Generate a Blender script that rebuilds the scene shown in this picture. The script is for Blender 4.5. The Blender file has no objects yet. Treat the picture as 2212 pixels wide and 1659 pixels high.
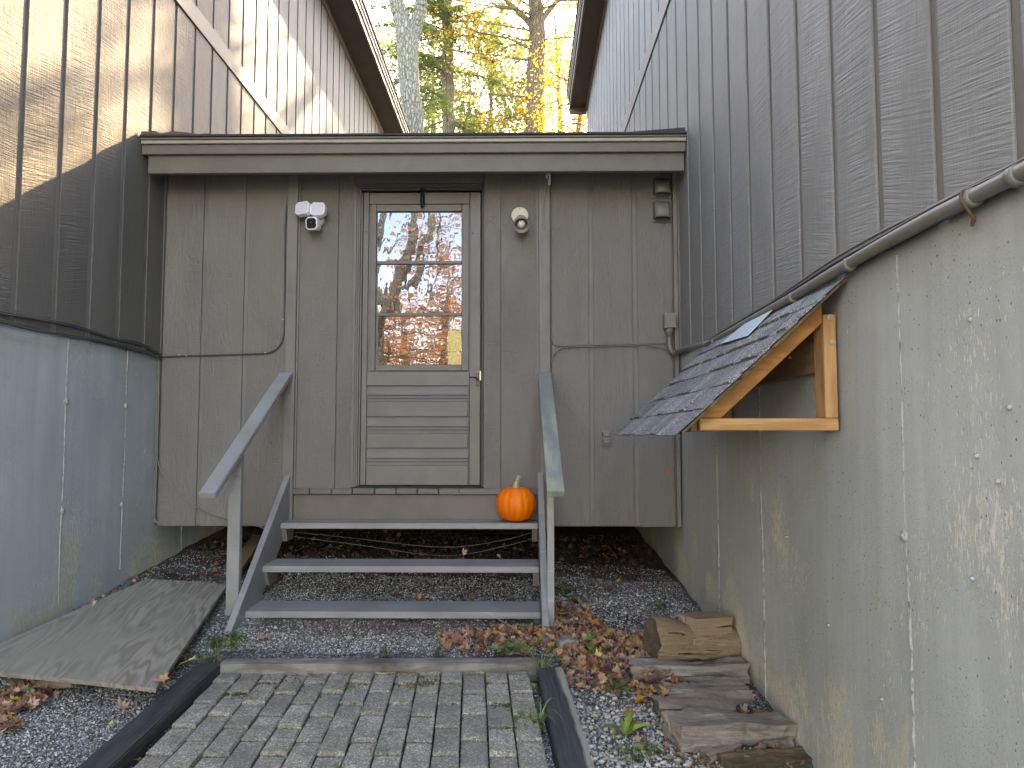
import bpy, bmesh, math, random
import numpy as np
from mathutils import Matrix, Vector, Euler
R = math.radians
rnd = random.Random(7)
sc = bpy.context.scene
COL = sc.collection

# ---------------------------------------------------------------- camera, sky, sun, exposure
cam_d = bpy.data.cameras.new('camera')
cam = bpy.data.objects.new('camera', cam_d); COL.objects.link(cam)
cam.location = (0, 0, 1.35)
cam.rotation_euler = (R(93.5), 0, R(0.76))
cam_d.sensor_fit = 'HORIZONTAL'; cam_d.sensor_width = 36
cam_d.lens = 1480 / 2212 * 36; cam_d.shift_y = 20 / 2212
cam_d.clip_start = 0.05; cam_d.clip_end = 2000
sc.camera = cam

SUN = Vector((0.243, 1.0, 0.767)).normalized()
world = bpy.data.worlds.new('World'); sc.world = world; world.use_nodes = True
wn = world.node_tree; wn.nodes.clear()
sky = wn.nodes.new('ShaderNodeTexSky'); sky.sky_type = 'NISHITA'; sky.sun_disc = False
sky.sun_elevation = math.asin(SUN.z); sky.sun_rotation = math.atan2(SUN.x, SUN.y)
sky.air_density = 1.0; sky.dust_density = 0.7; sky.ozone_density = 0.6
bg = wn.nodes.new('ShaderNodeBackground'); bg.inputs[1].default_value = 0.15
wo = wn.nodes.new('ShaderNodeOutputWorld')
wn.links.new(sky.outputs[0], bg.inputs[0]); wn.links.new(bg.outputs[0], wo.inputs[0])
sd = bpy.data.lights.new('sun', 'SUN'); sd.energy = 2.0; sd.angle = R(0.55); sd.color = (1, 0.84, 0.60)
so = bpy.data.objects.new('sun', sd); COL.objects.link(so)
so.rotation_euler = (-SUN).to_track_quat('-Z', 'Y').to_euler()
sc.view_settings.view_transform = 'Standard'; sc.view_settings.look = 'None'
sc.view_settings.use_white_balance = True; sc.view_settings.white_balance_temperature = 9000; sc.view_settings.white_balance_tint = 15
sc.view_settings.exposure = 3.78; sc.view_settings.gamma = 1; sc.view_settings.use_curve_mapping = False

# ---------------------------------------------------------------- measuring: a sight line met with a plane of the place
_rm = cam.rotation_euler.to_matrix()
def _ray(u, v): return _rm @ Vector(((u - 1106) / 1480, (849.5 - v) / 1480, -1))
_O = Vector((0, 0, 1.35))
def PY(u, v, Y): d = _ray(u, v); return _O + d * (Y / d.y)
def PX(u, v, X): d = _ray(u, v); return _O + d * (X / d.x)
def PZ(u, v, Z): d = _ray(u, v); return _O + d * ((Z - 1.35) / d.z)

# ---------------------------------------------------------------- object helpers
WM = {}
def tag(o, label=None, cat=None, group=None, kind=None):
    if label: o['label'] = label
    if cat: o['category'] = cat
    if group: o['group'] = group
    if kind: o['kind'] = kind
    return o
def add(name, me, mat=None, parent=None, M=None):
    if mat is not None and len(me.materials) == 0: me.materials.append(mat)
    o = bpy.data.objects.new(name, me); COL.objects.link(o)
    M = M if M is not None else Matrix.Identity(4)
    if not isinstance(M, Matrix): M = Matrix.Translation(Vector(M))
    if parent is not None:
        o.parent = parent; o.matrix_parent_inverse = WM[parent.name].inverted()
    o.matrix_basis = M
    WM[o.name] = M
    return o
def thing(name, label, cat, loc=(0, 0, 0), group=None, kind=None):
    o = bpy.data.objects.new(name, None); COL.objects.link(o); o.empty_display_size = .1
    o.matrix_basis = Matrix.Translation(Vector(loc)); WM[o.name] = o.matrix_basis.copy()
    return tag(o, label, cat, group, kind)
def mesh(name, vs, fs, smooth=False):
    me = bpy.data.meshes.new(name); me.from_pydata([tuple(v) for v in vs], [], fs); me.validate(); me.update()
    if smooth: me.shade_smooth()
    return me
def from_bm(name, bm, smooth=False):
    bmesh.ops.recalc_face_normals(bm, faces=bm.faces[:])
    me = bpy.data.meshes.new(name); bm.to_mesh(me); bm.free()
    if smooth: me.shade_smooth()
    return me
def box(sx, sy, sz, bev=0.0, cen=(0, 0, 0), seg=1):
    bm = bmesh.new(); bmesh.ops.create_cube(bm, size=1)
    for v in bm.verts: v.co = Vector((v.co.x * sx + cen[0], v.co.y * sy + cen[1], v.co.z * sz + cen[2]))
    if bev: bmesh.ops.bevel(bm, geom=bm.edges[:], offset=bev, segments=seg, affect='EDGES', profile=.6)
    return from_bm('box', bm)
def wbox(name, x0, x1, y0, y1, z0, z1, mat, parent=None, bev=0.003):
    return add(name, box(abs(x1 - x0), abs(y1 - y0), abs(z1 - z0), bev), mat, parent,
               ((x0 + x1) / 2, (y0 + y1) / 2, (z0 + z1) / 2))
def hexa(name, p, mat, parent=None, bev=0.003):     # 8 points: bottom 4, top 4, same winding
    bm = bmesh.new(); c = sum((Vector(q) for q in p), Vector()) / 8
    v = [bm.verts.new(Vector(q) - c) for q in p]
    for f in ((0, 1, 2, 3), (4, 5, 6, 7), (0, 1, 5, 4), (1, 2, 6, 5), (2, 3, 7, 6), (3, 0, 4, 7)): bm.faces.new([v[i] for i in f])
    if bev: bmesh.ops.bevel(bm, geom=bm.edges[:], offset=bev, segments=1, affect='EDGES')
    return add(name, from_bm('hexa', bm), mat, parent, c)
def frame_matrix(p0, p1, up=(0, 0, 1)):
    p0 = Vector(p0); p1 = Vector(p1); x = (p1 - p0).normalized(); u = Vector(up)
    y = u.cross(x).normalized(); z = x.cross(y)
    m = Matrix((x, y, z)).transposed().to_4x4(); m.translation = (p0 + p1) / 2
    return m
def beam(name, p0, p1, w, h, mat, parent=None, up=(0, 0, 1), bev=0.004, ends=0, jit=0, seg=1):
    """a board from p0 to p1 (its axis), w wide, h thick; local x runs along it"""
    L = (Vector(p1) - Vector(p0)).length
    bm = bmesh.new(); bmesh.ops.create_cube(bm, size=1)
    for v in bm.verts: v.co = Vector((v.co.x * L, v.co.y * w, v.co.z * h))
    if jit:
        bmesh.ops.bisect_plane
        n = max(4, int(L / .06))
        for i in range(1, n):
            bmesh.ops.bisect_plane(bm, geom=bm.verts[:] + bm.edges[:] + bm.faces[:], plane_co=(-L / 2 + L * i / n, 0, 0), plane_no=(1, 0, 0))
        for v in bm.verts: v.co += Vector((rnd.uniform(-jit, jit) * .6, rnd.uniform(-jit, jit), rnd.uniform(-jit, jit) * .7))
    if bev: bmesh.ops.bevel(bm, geom=[e for e in bm.edges if e.calc_face_angle(0) > .6], offset=bev, segments=seg, affect='EDGES')
    return add(name, from_bm('beam', bm), mat, parent, frame_matrix(p0, p1, up))
def smooth_path(pts, n=6):
    pts = [Vector(p) for p in pts]
    if len(pts) < 3: return pts
    q = [pts[0]] + pts + [pts[-1]]; out = []
    for i in range(1, len(q) - 2):
        for k in range(n):
            t = k / n; a, b, c, d = q[i - 1], q[i], q[i + 1], q[i + 2]
            out.append(.5 * ((2 * b) + (c - a) * t + (2 * a - 5 * b + 4 * c - d) * t * t + (3 * b - a - 3 * c + d) * t ** 3))
    out.append(pts[-1]); return out
def tube_data(pts, rad, n=8, cap=True):
    pts = [Vector(p) for p in pts]; rs = rad if hasattr(rad, '__len__') else [rad] * len(pts)
    vs, fs = [], []; prev = None
    for i, p in enumerate(pts):
        t = (pts[min(i + 1, len(pts) - 1)] - pts[max(i - 1, 0)])
        t = t.normalized() if t.length > 1e-9 else Vector((0, 0, 1))
        a = prev if prev is not None else (Vector((1, 0, 0)) if abs(t.x) < .9 else Vector((0, 1, 0)))
        a = (a - t * a.dot(t)).normalized(); prev = a; b = t.cross(a)
        for k in range(n):
            th = 2 * math.pi * k / n
            vs.append(p + (a * math.cos(th) + b * math.sin(th)) * rs[i])
    for i in range(len(pts) - 1):
        for k in range(n):
            fs.append((i * n + k, i * n + (k + 1) % n, (i + 1) * n + (k + 1) % n, (i + 1) * n + k))
    if cap: fs.append(tuple(range(n))[::-1]); fs.append(tuple((len(pts) - 1) * n + k for k in range(n)))
    return vs, fs
def tube(name, pts, rad, mat, parent=None, n=8, smooth=True, curve=True):
    p = smooth_path(pts) if curve and not hasattr(rad, '__len__') else pts
    vs, fs = tube_data(p, rad, n)
    return add(name, mesh('tube', vs, fs, smooth), mat, parent)
def lathe(prof, n=24, smooth=True):      # (r, z) about z
    vs, fs = [], []
    for r_, z in prof:
        for k in range(n): vs.append((r_ * math.cos(2 * math.pi * k / n), r_ * math.sin(2 * math.pi * k / n), z))
    for i in range(len(prof) - 1):
        for k in range(n): fs.append((i * n + k, i * n + (k + 1) % n, (i + 1) * n + (k + 1) % n, (i + 1) * n + k))
    return mesh('lathe', vs, fs, smooth)
class Bulk:                              # many little pieces in one mesh, with a colour per piece
    def __init__(s): s.v = []; s.f = []; s.c = []; s.n = 0
    def put(s, vs, fs, col):
        s.v.extend(vs); s.f.extend([tuple(i + s.n for i in f) for f in fs]); s.c.extend([col] * len(vs)); s.n += len(vs)
    def mesh(s, smooth=False):
        me = bpy.data.meshes.new('bulk'); me.from_pydata([tuple(v) for v in s.v], [], s.f); me.update()
        a = me.color_attributes.new('tone', 'FLOAT_COLOR', 'POINT')
        a.data.foreach_set('color', np.array([(c[0], c[1], c[2], 1) for c in s.c], dtype=np.float32).ravel())
        if smooth: me.shade_smooth()
        return me
def np_bulk(protoV, protoF, pos, rotz, tilt, scale, cols):
    """vectorised copies of a small shape (all faces the same length)"""
    P = np.asarray(protoV, float); F = np.asarray(protoF, int); N = len(pos); K = len(P)
    V = P[None] * scale[:, None, :] if scale.ndim == 2 else P[None] * scale[:, None, None]
    ct, st = np.cos(tilt), np.sin(tilt)
    y = V[..., 1] * ct[:, None] - V[..., 2] * st[:, None]; z = V[..., 1] * st[:, None] + V[..., 2] * ct[:, None]
    x = V[..., 0]; cz, sz = np.cos(rotz)[:, None], np.sin(rotz)[:, None]
    X = x * cz - y * sz; Y = x * sz + y * cz
    V = np.stack([X, Y, z], -1) + pos[:, None, :]
    Fa = (F[None] + (np.arange(N) * K)[:, None, None]).reshape(-1, F.shape[1])
    me = bpy.data.meshes.new('bulk'); nf = len(Fa); L = F.shape[1]
    me.vertices.add(N * K); me.vertices.foreach_set('co', V.reshape(-1).astype(np.float32))
    me.loops.add(nf * L); me.loops.foreach_set('vertex_index', Fa.reshape(-1).astype(np.int32))
    me.polygons.add(nf); me.polygons.foreach_set('loop_start', np.arange(nf, dtype=np.int32) * L)
    me.update(calc_edges=True)
    a = me.color_attributes.new('tone', 'FLOAT_COLOR', 'POINT')
    C = np.concatenate([np.repeat(cols, K, 0), np.ones((N * K, 1))], 1)
    a.data.foreach_set('color', C.astype(np.float32).ravel())
    return me

# ---------------------------------------------------------------- materials
class NT:
    def __init__(s, name):
        s.m = bpy.data.materials.new(name); s.m.use_nodes = True; s.t = s.m.node_tree; s.t.nodes.clear()
        s.out = s.t.nodes.new('ShaderNodeOutputMaterial'); s.b = s.t.nodes.new('ShaderNodeBsdfPrincipled')
        s.t.links.new(s.b.outputs[0], s.out.inputs[0])
    def n(s, t, **k):
        nd = s.t.nodes.new(t)
        for a, b in k.items(): setattr(nd, a, b)
        return nd
    def l(s, a, b): s.t.links.new(a, b)
    def put(s, sock, v):
        if hasattr(v, 'is_linked') or hasattr(v, 'links'): s.l(v, sock)
        else: sock.default_value = v
    def coords(s, rand=40):
        tc = s.n('ShaderNodeTexCoord').outputs['Object']
        if not rand: return tc
        oi = s.n('ShaderNodeObjectInfo').outputs['Random']
        mu = s.math('MULTIPLY', oi, rand)
        cx = s.n('ShaderNodeCombineXYZ'); s.l(mu, cx.inputs[0]); s.l(mu, cx.inputs[1]); s.l(mu, cx.inputs[2])
        va = s.n('ShaderNodeVectorMath', operation='ADD'); s.l(tc, va.inputs[0]); s.l(cx.outputs[0], va.inputs[1])
        return va.outputs[0]
    def math(s, op, a, b=0.0, clamp=False):
        m = s.n('ShaderNodeMath', operation=op, use_clamp=clamp); s.put(m.inputs[0], a); s.put(m.inputs[1], b); return m.outputs[0]
    def map(s, vec, scale=(1, 1, 1), rot=(0, 0, 0)):
        m = s.n('ShaderNodeMapping'); m.inputs['Rotation'].default_value = rot
        s.l(vec, m.inputs[0])
        if rot != (0, 0, 0):
            m2 = s.n('ShaderNodeMapping'); m2.inputs['Scale'].default_value = scale; s.l(m.outputs[0], m2.inputs[0]); return m2.outputs[0]
        m.inputs['Scale'].default_value = scale; return m.outputs[0]
    def noise(s, vec, scale=5, detail=4, rough=.55, dist=0.0):
        t = s.n('ShaderNodeTexNoise'); s.l(vec, t.inputs['Vector']); t.inputs['Scale'].default_value = scale
        t.inputs['Detail'].default_value = detail; t.inputs['Roughness'].default_value = rough; t.inputs['Distortion'].default_value = dist
        return t.outputs[0]
    def voro(s, vec, scale, feature='F1', out='Distance'):
        t = s.n('ShaderNodeTexVoronoi', feature=feature); s.l(vec, t.inputs['Vector']); t.inputs['Scale'].default_value = scale
        return t.outputs[out]
    def ramp(s, fac, stops):
        r_ = s.n('ShaderNodeValToRGB'); s.l(fac, r_.inputs[0]); e = r_.color_ramp.elements
        while len(e) < len(stops): e.new(.5)
        for i, (p, c) in enumerate(stops):
            e[i].position = p; e[i].color = (c, c, c, 1) if isinstance(c, (int, float)) else (*c, 1)
        return r_.outputs[0]
    def mix(s, fac, a, b, mode='MIX'):
        m = s.n('ShaderNodeMix', data_type='RGBA', blend_type=mode)
        s.put(m.inputs[0], fac)
        for k, v in ((6, a), (7, b)):
            if isinstance(v, tuple): m.inputs[k].default_value = (*v, 1)
            else: s.l(v, m.inputs[k])
        return m.outputs[2]
    def bump(s, h, dist=.005, strength=1.0, prev=None):
        b = s.n('ShaderNodeBump'); b.inputs['Distance'].default_value = dist; b.inputs['Strength'].default_value = strength
        s.l(h, b.inputs['Height'])
        if prev is not None: s.l(prev, b.inputs['Normal'])
        return b.outputs[0]
    def done(s, col, rough=.8, normal=None, spec=.3, metallic=0):
        if isinstance(col, tuple): s.b.inputs['Base Color'].default_value = (*col, 1)
        else: s.l(col, s.b.inputs['Base Color'])
        s.put(s.b.inputs['Roughness'], rough); s.b.inputs['Metallic'].default_value = metallic
        s.b.inputs['Specular IOR Level'].default_value = spec
        if normal is not None: s.l(normal, s.b.inputs['Normal'])
        return s.m

def m_siding(name, base, slope=0.6, saw=1.0, grain=1.0, wavy=0.3, rel=.0045):
    t = NT(name); c = t.coords(30)
    g = t.noise(t.map(c, (110, 110, 7)), 1, 4, .6, .4)
    ang = math.atan(slope)
    rr_ = t.n('ShaderNodeObjectInfo').outputs['Random']; an_ = t.math('ADD', t.math('MULTIPLY', rr_, .34), ang - .17)
    cr = t.n('ShaderNodeVectorRotate', rotation_type='Y_AXIS'); t.l(c, cr.inputs['Vector']); t.l(an_, cr.inputs['Angle'])
    sw = t.noise(t.map(cr.outputs[0], (6, 6, 120)), 1, 3, .6)
    sw2 = t.noise(t.map(cr.outputs[0], (3, 3, 40)), 1, 2, .5)
    wv = t.noise(t.map(c, (26, 26, 9)), 1, 2, .5, 1.5)
    fine = t.noise(c, 260, 3, .6)
    patch = t.noise(t.map(c, (6, 6, 2)), 1, 3, .6)
    pm = t.ramp(patch, [(.35, 0.15), (.65, 1)])
    h = t.math('ADD', t.math('MULTIPLY', g, .55 * grain), t.math('MULTIPLY', t.math('ADD', t.ramp(sw, [(.3, 0.), (.7, 1.)]), t.math('MULTIPLY', sw2, .6)), t.math('MULTIPLY', pm, .55 * saw)))
    h = t.math('ADD', h, t.math('MULTIPLY', wv, wavy)); h = t.math('ADD', h, t.math('MULTIPLY', fine, .25))
    chips = t.ramp(t.voro(t.map(c, (1, 1, .6)), 16), [(.0, 1.), (.05, 1.), (.065, 0.)])
    cm = t.math('MULTIPLY', chips, t.ramp(t.noise(c, 3, 2), [(.54, 0.), (.6, 1.)]))
    big = t.noise(t.map(c, (2.2, 2.2, .9)), 1, 4, .6)
    oi = t.n('ShaderNodeObjectInfo').outputs['Random']
    col = t.mix(t.ramp(big, [(.3, 0.), (.7, 1.)]), tuple(x * .86 for x in base), tuple(x * 1.13 for x in base))
    col = t.mix(t.math('MULTIPLY', oi, .35), col, tuple(x * .9 for x in base))
    col = t.mix(t.ramp(h, [(.3, .35), (.75, 0.)]), col, tuple(x * .62 for x in base))
    stain = t.math('MULTIPLY', t.ramp(t.noise(t.map(c, (7, 7, 1.1)), 1, 5, .7), [(.55, 0.), (.75, 1.)]), .35)
    col = t.mix(stain, col, (base[0] * .72, base[1] * .66, base[2] * .56))
    col = t.mix(t.math('MULTIPLY', cm, .75), col, (.04, .032, .026))
    return t.done(col, t.ramp(fine, [(.3, .5), (.7, .75)]), t.bump(h, rel), .32)
PAINT = (.185, .174, .162)
M = {}
M['sid_l'] = m_siding('siding_left_paint', (.118, .110, .100), 0.15, 1.2, 1.0, .3, .004)
M['sid_r'] = m_siding('siding_right_paint', (.214, .212, .205), -0.17, 1.15, .6, .2, .0036)
M['sid_b'] = m_siding('siding_entry_paint', (.172, .158, .144), 0.05, .6, 1.1, 1.3, .006)
M['sid_c'] = m_siding('rough_plank_paint', (.172, .158, .144), 0.22, 1.2, 1.0, 1.1, .0065)
def m_paint(name, base, rough=.55, wear=.3, bump=.0015, axis=0):
    t = NT(name); c = t.coords(17); sc_ = [60, 60, 60]; sc_[axis] = 3
    g = t.noise(t.map(c, tuple(sc_)), 1, 4, .6); n = t.noise(c, 3.5, 5, .65); f = t.noise(c, 120, 3, .6)
    col = t.mix(t.ramp(n, [(.3, 0.), (.7, 1.)]), tuple(x * .84 for x in base), tuple(x * 1.12 for x in base))
    sp = t.ramp(t.voro(c, 30), [(.05, 1.), (.075, 0.)]); sp = t.math('MULTIPLY', sp, t.ramp(t.noise(c, 5, 2), [(.62, 0.), (.66, 1.)]))
    col = t.mix(t.math('MULTIPLY', sp, wear * 2, True), col, (.05, .04, .035))
    ws = t.ramp(t.noise(t.map(c, tuple(x * .3 for x in sc_)), 1, 5, .7), [(.62, 0.), (.72, 1.)])
    col = t.mix(t.math('MULTIPLY', ws, wear), col, tuple(min(1, x * 1.7) for x in base))
    h = t.math('ADD', g, t.math('MULTIPLY', f, .3))
    return t.done(col, rough, t.bump(h, bump), .4)
M['trim'] = m_paint('trim_paint', (.172, .158, .144), axis=2, bump=.002)
M['trimx'] = m_paint('fascia_paint', (.138, .121, .102), axis=0, bump=.002)
M['door'] = m_paint('door_paint', (.152, .139, .127), .5, .08, .0006, 2)
M['step'] = m_paint('step_paint', (.235, .235, .235), .45, .8, .003, 0)
M['rail'] = m_paint('rail_paint', (.25, .253, .257), .38, .35, .0012, 0)
M['conduit'] = m_paint('conduit_paint', (.165, .155, .140), .45, .35, .0006, 0)
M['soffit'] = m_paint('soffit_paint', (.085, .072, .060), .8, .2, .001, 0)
M['gutter'] = m_paint('drip_edge_metal', (.33, .29, .23), .4, .5, .0005, 0)
def m_railmoss():
    t = NT('rail_mossy_paint'); c = t.coords(0)
    n = t.noise(t.map(c, (3, 9, 9)), 1, 5, .65); g = t.noise(t.map(c, (3, 60, 60)), 1, 4, .6)
    x = t.n('ShaderNodeSeparateXYZ'); t.l(c, x.inputs[0])
    m = t.math('MULTIPLY', t.ramp(n, [(.42, 0.), (.62, 1.)]), t.ramp(x.outputs[0], [(.0, 1.), (.35, .2)]))
    col = t.mix(m, (.17, .175, .185), (.27, .32, .21))
    return t.done(col, .45, t.bump(g, .0015), .4)
M['railmoss'] = m_railmoss()

def m_concrete(name, base, seed, stain=(.52, .45, .24), k_lo=.55, k_z=1.4, cream=(.62, .55, .42)):
    t = NT(name); tc = t.coords(0)
    va = t.n('ShaderNodeVectorMath', operation='ADD'); t.l(tc, va.inputs[0]); va.inputs[1].default_value = (seed, seed * 2, 0); c = va.outputs[0]
    sep = t.n('ShaderNodeSeparateXYZ'); t.l(tc, sep.inputs[0]); z = sep.outputs[2]
    big = t.noise(c, 1.4, 5, .6); strk = t.noise(t.map(c, (16, 16, .9)), 1, 4, .6); med = t.noise(c, 9, 5, .65); fine = t.noise(c, 160, 4, .65)
    col = t.mix(t.ramp(big, [(.3, 0.), (.7, 1.)]), tuple(x * .82 for x in base), tuple(x * 1.12 for x in base))
    col = t.mix(t.math('MULTIPLY', t.ramp(strk, [(.35, 0.), (.7, 1.)]), .45), col, (base[0] * .72, base[1] * .71, base[2] * .64))
    col = t.mix(t.math('MULTIPLY', t.ramp(fine, [(.35, 0.), (.7, 1.)]), .35), col, tuple(x * .8 for x in base))
    low = t.n('ShaderNodeMapRange'); low.clamp = True; t.l(z, low.inputs[0]); low.inputs[1].default_value = k_z; low.inputs[2].default_value = .1; low.inputs[3].default_value = 0; low.inputs[4].default_value = 1
    low = low.outputs[0]
    # peeled paint: olive and cream areas with ragged vertical edges, mostly low on the wall
    area = t.noise(t.map(c, (2.4, 2.4, 1.5)), 1, 2, .5)
    rag = t.noise(t.map(c, (75, 75, 16)), 1, 5, .7)
    bl = t.noise(t.map(c, (9, 9, 4)), 1, 4, .65)
    a = t.math('ADD', t.math('ADD', t.math('MULTIPLY', area, 1.1), t.math('MULTIPLY', rag, .55)), t.math('ADD', t.math('MULTIPLY', bl, .5), t.math('MULTIPLY', low, .42)))
    m1 = t.ramp(t.math('MULTIPLY', a, .4), [(k_lo, 0.), (k_lo + .02, 1.)])
    col = t.mix(t.math('MULTIPLY', m1, .55), col, stain)
    rag2 = t.noise(t.map(c, (105, 105, 28)), 1, 4, .75)
    a2 = t.math('ADD', t.math('MULTIPLY', rag2, .8), t.math('ADD', t.math('MULTIPLY', low, .12), t.math('MULTIPLY', area, .55)))
    m2 = t.ramp(a2, [(.80, 0.), (.86, 1.)])
    col = t.mix(t.math('MULTIPLY', m2, .65), col, cream)
    pits = t.ramp(t.voro(t.map(c, (1, 1, .8)), 38), [(.06, 1.), (.10, 0.)])
    pm = t.math('MULTIPLY', pits, t.ramp(t.noise(c, 4, 3), [(.40, 0.), (.50, 1.)]))
    p2 = t.ramp(t.voro(c, 110), [(.10, 1.), (.16, 0.)]); p2 = t.math('MULTIPLY', p2, t.ramp(t.noise(c, 2.2, 3), [(.5, 0.), (.62, .9)]))
    pp = t.math('MAXIMUM', pm, p2)
    col = t.mix(t.math('MULTIPLY', pp, .7), col, (.07, .065, .055))
    h = t.math('SUBTRACT', t.math('ADD', t.math('MULTIPLY', fine, .35), t.math('ADD', t.math('MULTIPLY', med, .5), t.math('MULTIPLY', strk, .5))), t.math('MULTIPLY', pp, .9))
    h = t.math('SUBTRACT', h, t.math('MULTIPLY', m2, .25))
    return t.done(col, .72, t.bump(h, .0045), .3)
M['con_l'] = m_concrete('concrete_left', (.36, .385, .40), 3.1, (.40, .36, .16), .555, .95, (.5, .48, .42))
M['con_r'] = m_concrete('concrete_right', (.405, .408, .39), 11.7, (.56, .50, .34), .575, 1.5, (.66, .62, .52))
def m_seam():
    t = NT('concrete_seam'); c = t.coords(0); n = t.noise(t.map(c, (40, 40, 22)), 1, 4, .7)
    col = t.mix(t.ramp(n, [(.38, 0.), (.5, 1.)]), (.11, .105, .095), (.33, .335, .325)); col = t.mix(t.ramp(n, [(.62, 0.), (.68, .8)]), col, (.55, .54, .5))
    return t.done(col, .85, t.bump(n, .004), .2)
M['seam'] = m_seam()

def m_wood(name, a, b, freq=14, stretch=14, rough=.6, bump=.001, dark=None, knots=True, contrast=1.0):
    t = NT(name); c = t.coords(23)
    if name == 'weathered_plywood': c = t.map(c, (.42, 1, 1))
    n = t.noise(t.map(c, (1, stretch * .5, stretch * .5)), 1.6, 3, .5, .3)
    s = t.math('SINE', t.math('MULTIPLY', n, freq * 3.0)); s = t.math('ADD', t.math('MULTIPLY', s, .5 * contrast), .5)
    f = t.noise(t.map(c, (3, 140, 140)), 1, 4, .65); big = t.noise(c, 5, 3, .6)
    col = t.mix(s, a, b); col = t.mix(t.math('MULTIPLY', f, .4), col, tuple(x * .6 for x in a))
    if dark: col = t.mix(t.ramp(big, [(.42, 0.), (.68, 1.)]), col, dark)
    if knots:
        k = t.voro(t.map(c, (1, 1.4, 1.4)), 6.5); col = t.mix(t.ramp(k, [(.05, .85), (.10, 0.)]), col, (.055, .03, .015))
    return t.done(col, rough, t.bump(t.math('ADD', t.math('MULTIPLY', s, .4), f), bump), .3)
M['pine'] = m_wood('awning_pine', (.42, .20, .055), (.31, .13, .03), 14, 14, .55, .0012, (.27, .12, .032))
M['pine_pale'] = m_wood('awning_pine_pale', (.50, .28, .12), (.36, .18, .065), 14, 14, .6, .0012)
M['pine_grey'] = m_wood('awning_pine_weathered', (.25, .155, .08), (.17, .10, .05), 12, 12, .7, .001, (.16, .11, .07))
M['ply'] = m_wood('weathered_plywood', (.30, .27, .225), (.14, .12, .095), 30, 6, .8, .003, (.22, .20, .165), True, .9)
M['tim_grey'] = m_wood('weathered_timber', (.27, .25, .225), (.16, .145, .125), 12, 16, .85, .004, (.10, .09, .08), False)
def m_darktimber():
    t = NT('dark_stained_timber'); c = t.coords(9)
    g = t.noise(t.map(c, (3, 70, 70)), 1, 5, .7); n = t.noise(t.map(c, (2, 7, 7)), 1, 4, .6)
    col = t.mix(t.ramp(g, [(.4, 0.), (.75, 1.)]), (.022, .023, .027), (.065, .066, .072))
    w = t.ramp(n, [(.60, 0.), (.68, 1.)]); col = t.mix(t.math('MULTIPLY', w, t.ramp(g, [(.35, .2), (.55, 1.)])), col, (.22, .20, .17))
    return t.done(col, .55, t.bump(g, .004), .4)
M['tim_dark'] = m_darktimber()
def m_edged():
    t = NT('dark_timber_worn_edge'); c = t.coords(0)
    g = t.noise(t.map(c, (3, 70, 70)), 1, 5, .7); n = t.noise(t.map(c, (3, 9, 9)), 1, 4, .6)
    x = t.n('ShaderNodeSeparateXYZ'); t.l(c, x.inputs[0])
    e = t.math('ADD', x.outputs[1], t.math('MULTIPLY', n, .07))
    w = t.ramp(e, [(.062, 0.), (.078, 1.)])
    col = t.mix(t.ramp(g, [(.4, 0.), (.75, 1.)]), (.028, .03, .036), (.07, .072, .08))
    col = t.mix(w, col, t.mix(g, (.13, .12, .10), (.40, .37, .32)))
    return t.done(col, .55, t.bump(g, .004), .4)
M['tim_edge'] = m_edged()
def m_bark(name, a, b, sc_=18, bump=.02, zst=.35):
    t = NT(name); c = t.coords(5)
    v = t.voro(t.map(c, (1, 1, zst)), sc_, 'DISTANCE_TO_EDGE'); n = t.noise(t.map(c, (1, 1, .5)), sc_ * 1.3, 5, .7); big = t.noise(c, 2.5, 3)
    col = t.mix(t.ramp(n, [(.3, 0.), (.7, 1.)]), a, b); col = t.mix(t.ramp(v, [(0., .5), (.16, 0.)]), col, tuple(x * .35 for x in a))
    col = t.mix(t.math('MULTIPLY', big, .3), col, (.16, .18, .13))
    return t.done(col, .9, t.bump(t.math('ADD', t.ramp(v, [(0., 0.), (.2, 1.)]), t.math('MULTIPLY', n, .6)), bump), .2)
M['bark_grey'] = m_bark('grey_bark', (.09, .087, .075), (.31, .305, .27), 16, .03, .35)
M['bark_brown'] = m_bark('brown_bark', (.10, .068, .047), (.19, .14, .105), 16, .03, .3)
M['bark_dark'] = m_bark('dark_bark', (.09, .07, .055), (.17, .13, .10), 14, .02, .4)
M['twig'] = m_bark('twig_bark', (.10, .08, .06), (.17, .14, .11), 30, .004)
def m_log(name, a, b, c3):
    t = NT(name); c = t.coords(11)
    g = t.noise(t.map(c, (5, 60, 60)), 1, 6, .75); n = t.noise(t.map(c, (2, 6, 6)), 1, 4, .6); f = t.noise(c, 45, 5, .7)
    col = t.mix(t.ramp(g, [(.35, 0.), (.65, 1.)]), a, b); col = t.mix(t.ramp(n, [(.45, 0.), (.6, 1.)]), col, c3)
    col = t.mix(t.ramp(f, [(.6, 0.), (.75, .6)]), col, tuple(x * .3 for x in a))
    ck = t.ramp(t.noise(t.map(c, (2.2, 38, 38)), 1, 3, .6), [(.30, 1.), (.36, 0.)])
    col = t.mix(t.math('MULTIPLY', ck, .8), col, (.02, .015, .01))
    return t.done(col, .85, t.bump(t.math('SUBTRACT', t.math('ADD', g, t.math('MULTIPLY', f, .5)), ck), .018), .2)
M['log_tan'] = m_log('log_tan', (.17, .12, .075), (.38, .29, .185), (.27, .20, .125))
M['log_grey'] = m_log('log_grey', (.19, .165, .14), (.46, .40, .35), (.28, .235, .19))
M['log_brown'] = m_log('log_brown', (.21, .14, .10), (.46, .34, .26), (.32, .26, .22))
M['log_rot'] = m_log('log_rotten', (.11, .075, .05), (.32, .22, .11), (.10, .085, .07))
M['log_end'] = m_log('log_cut_end', (.10, .075, .05), (.19, .145, .10), (.14, .10, .07))
M['log_fresh'] = m_log('log_block', (.33, .23, .155), (.42, .31, .22), (.36, .26, .19))
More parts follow.
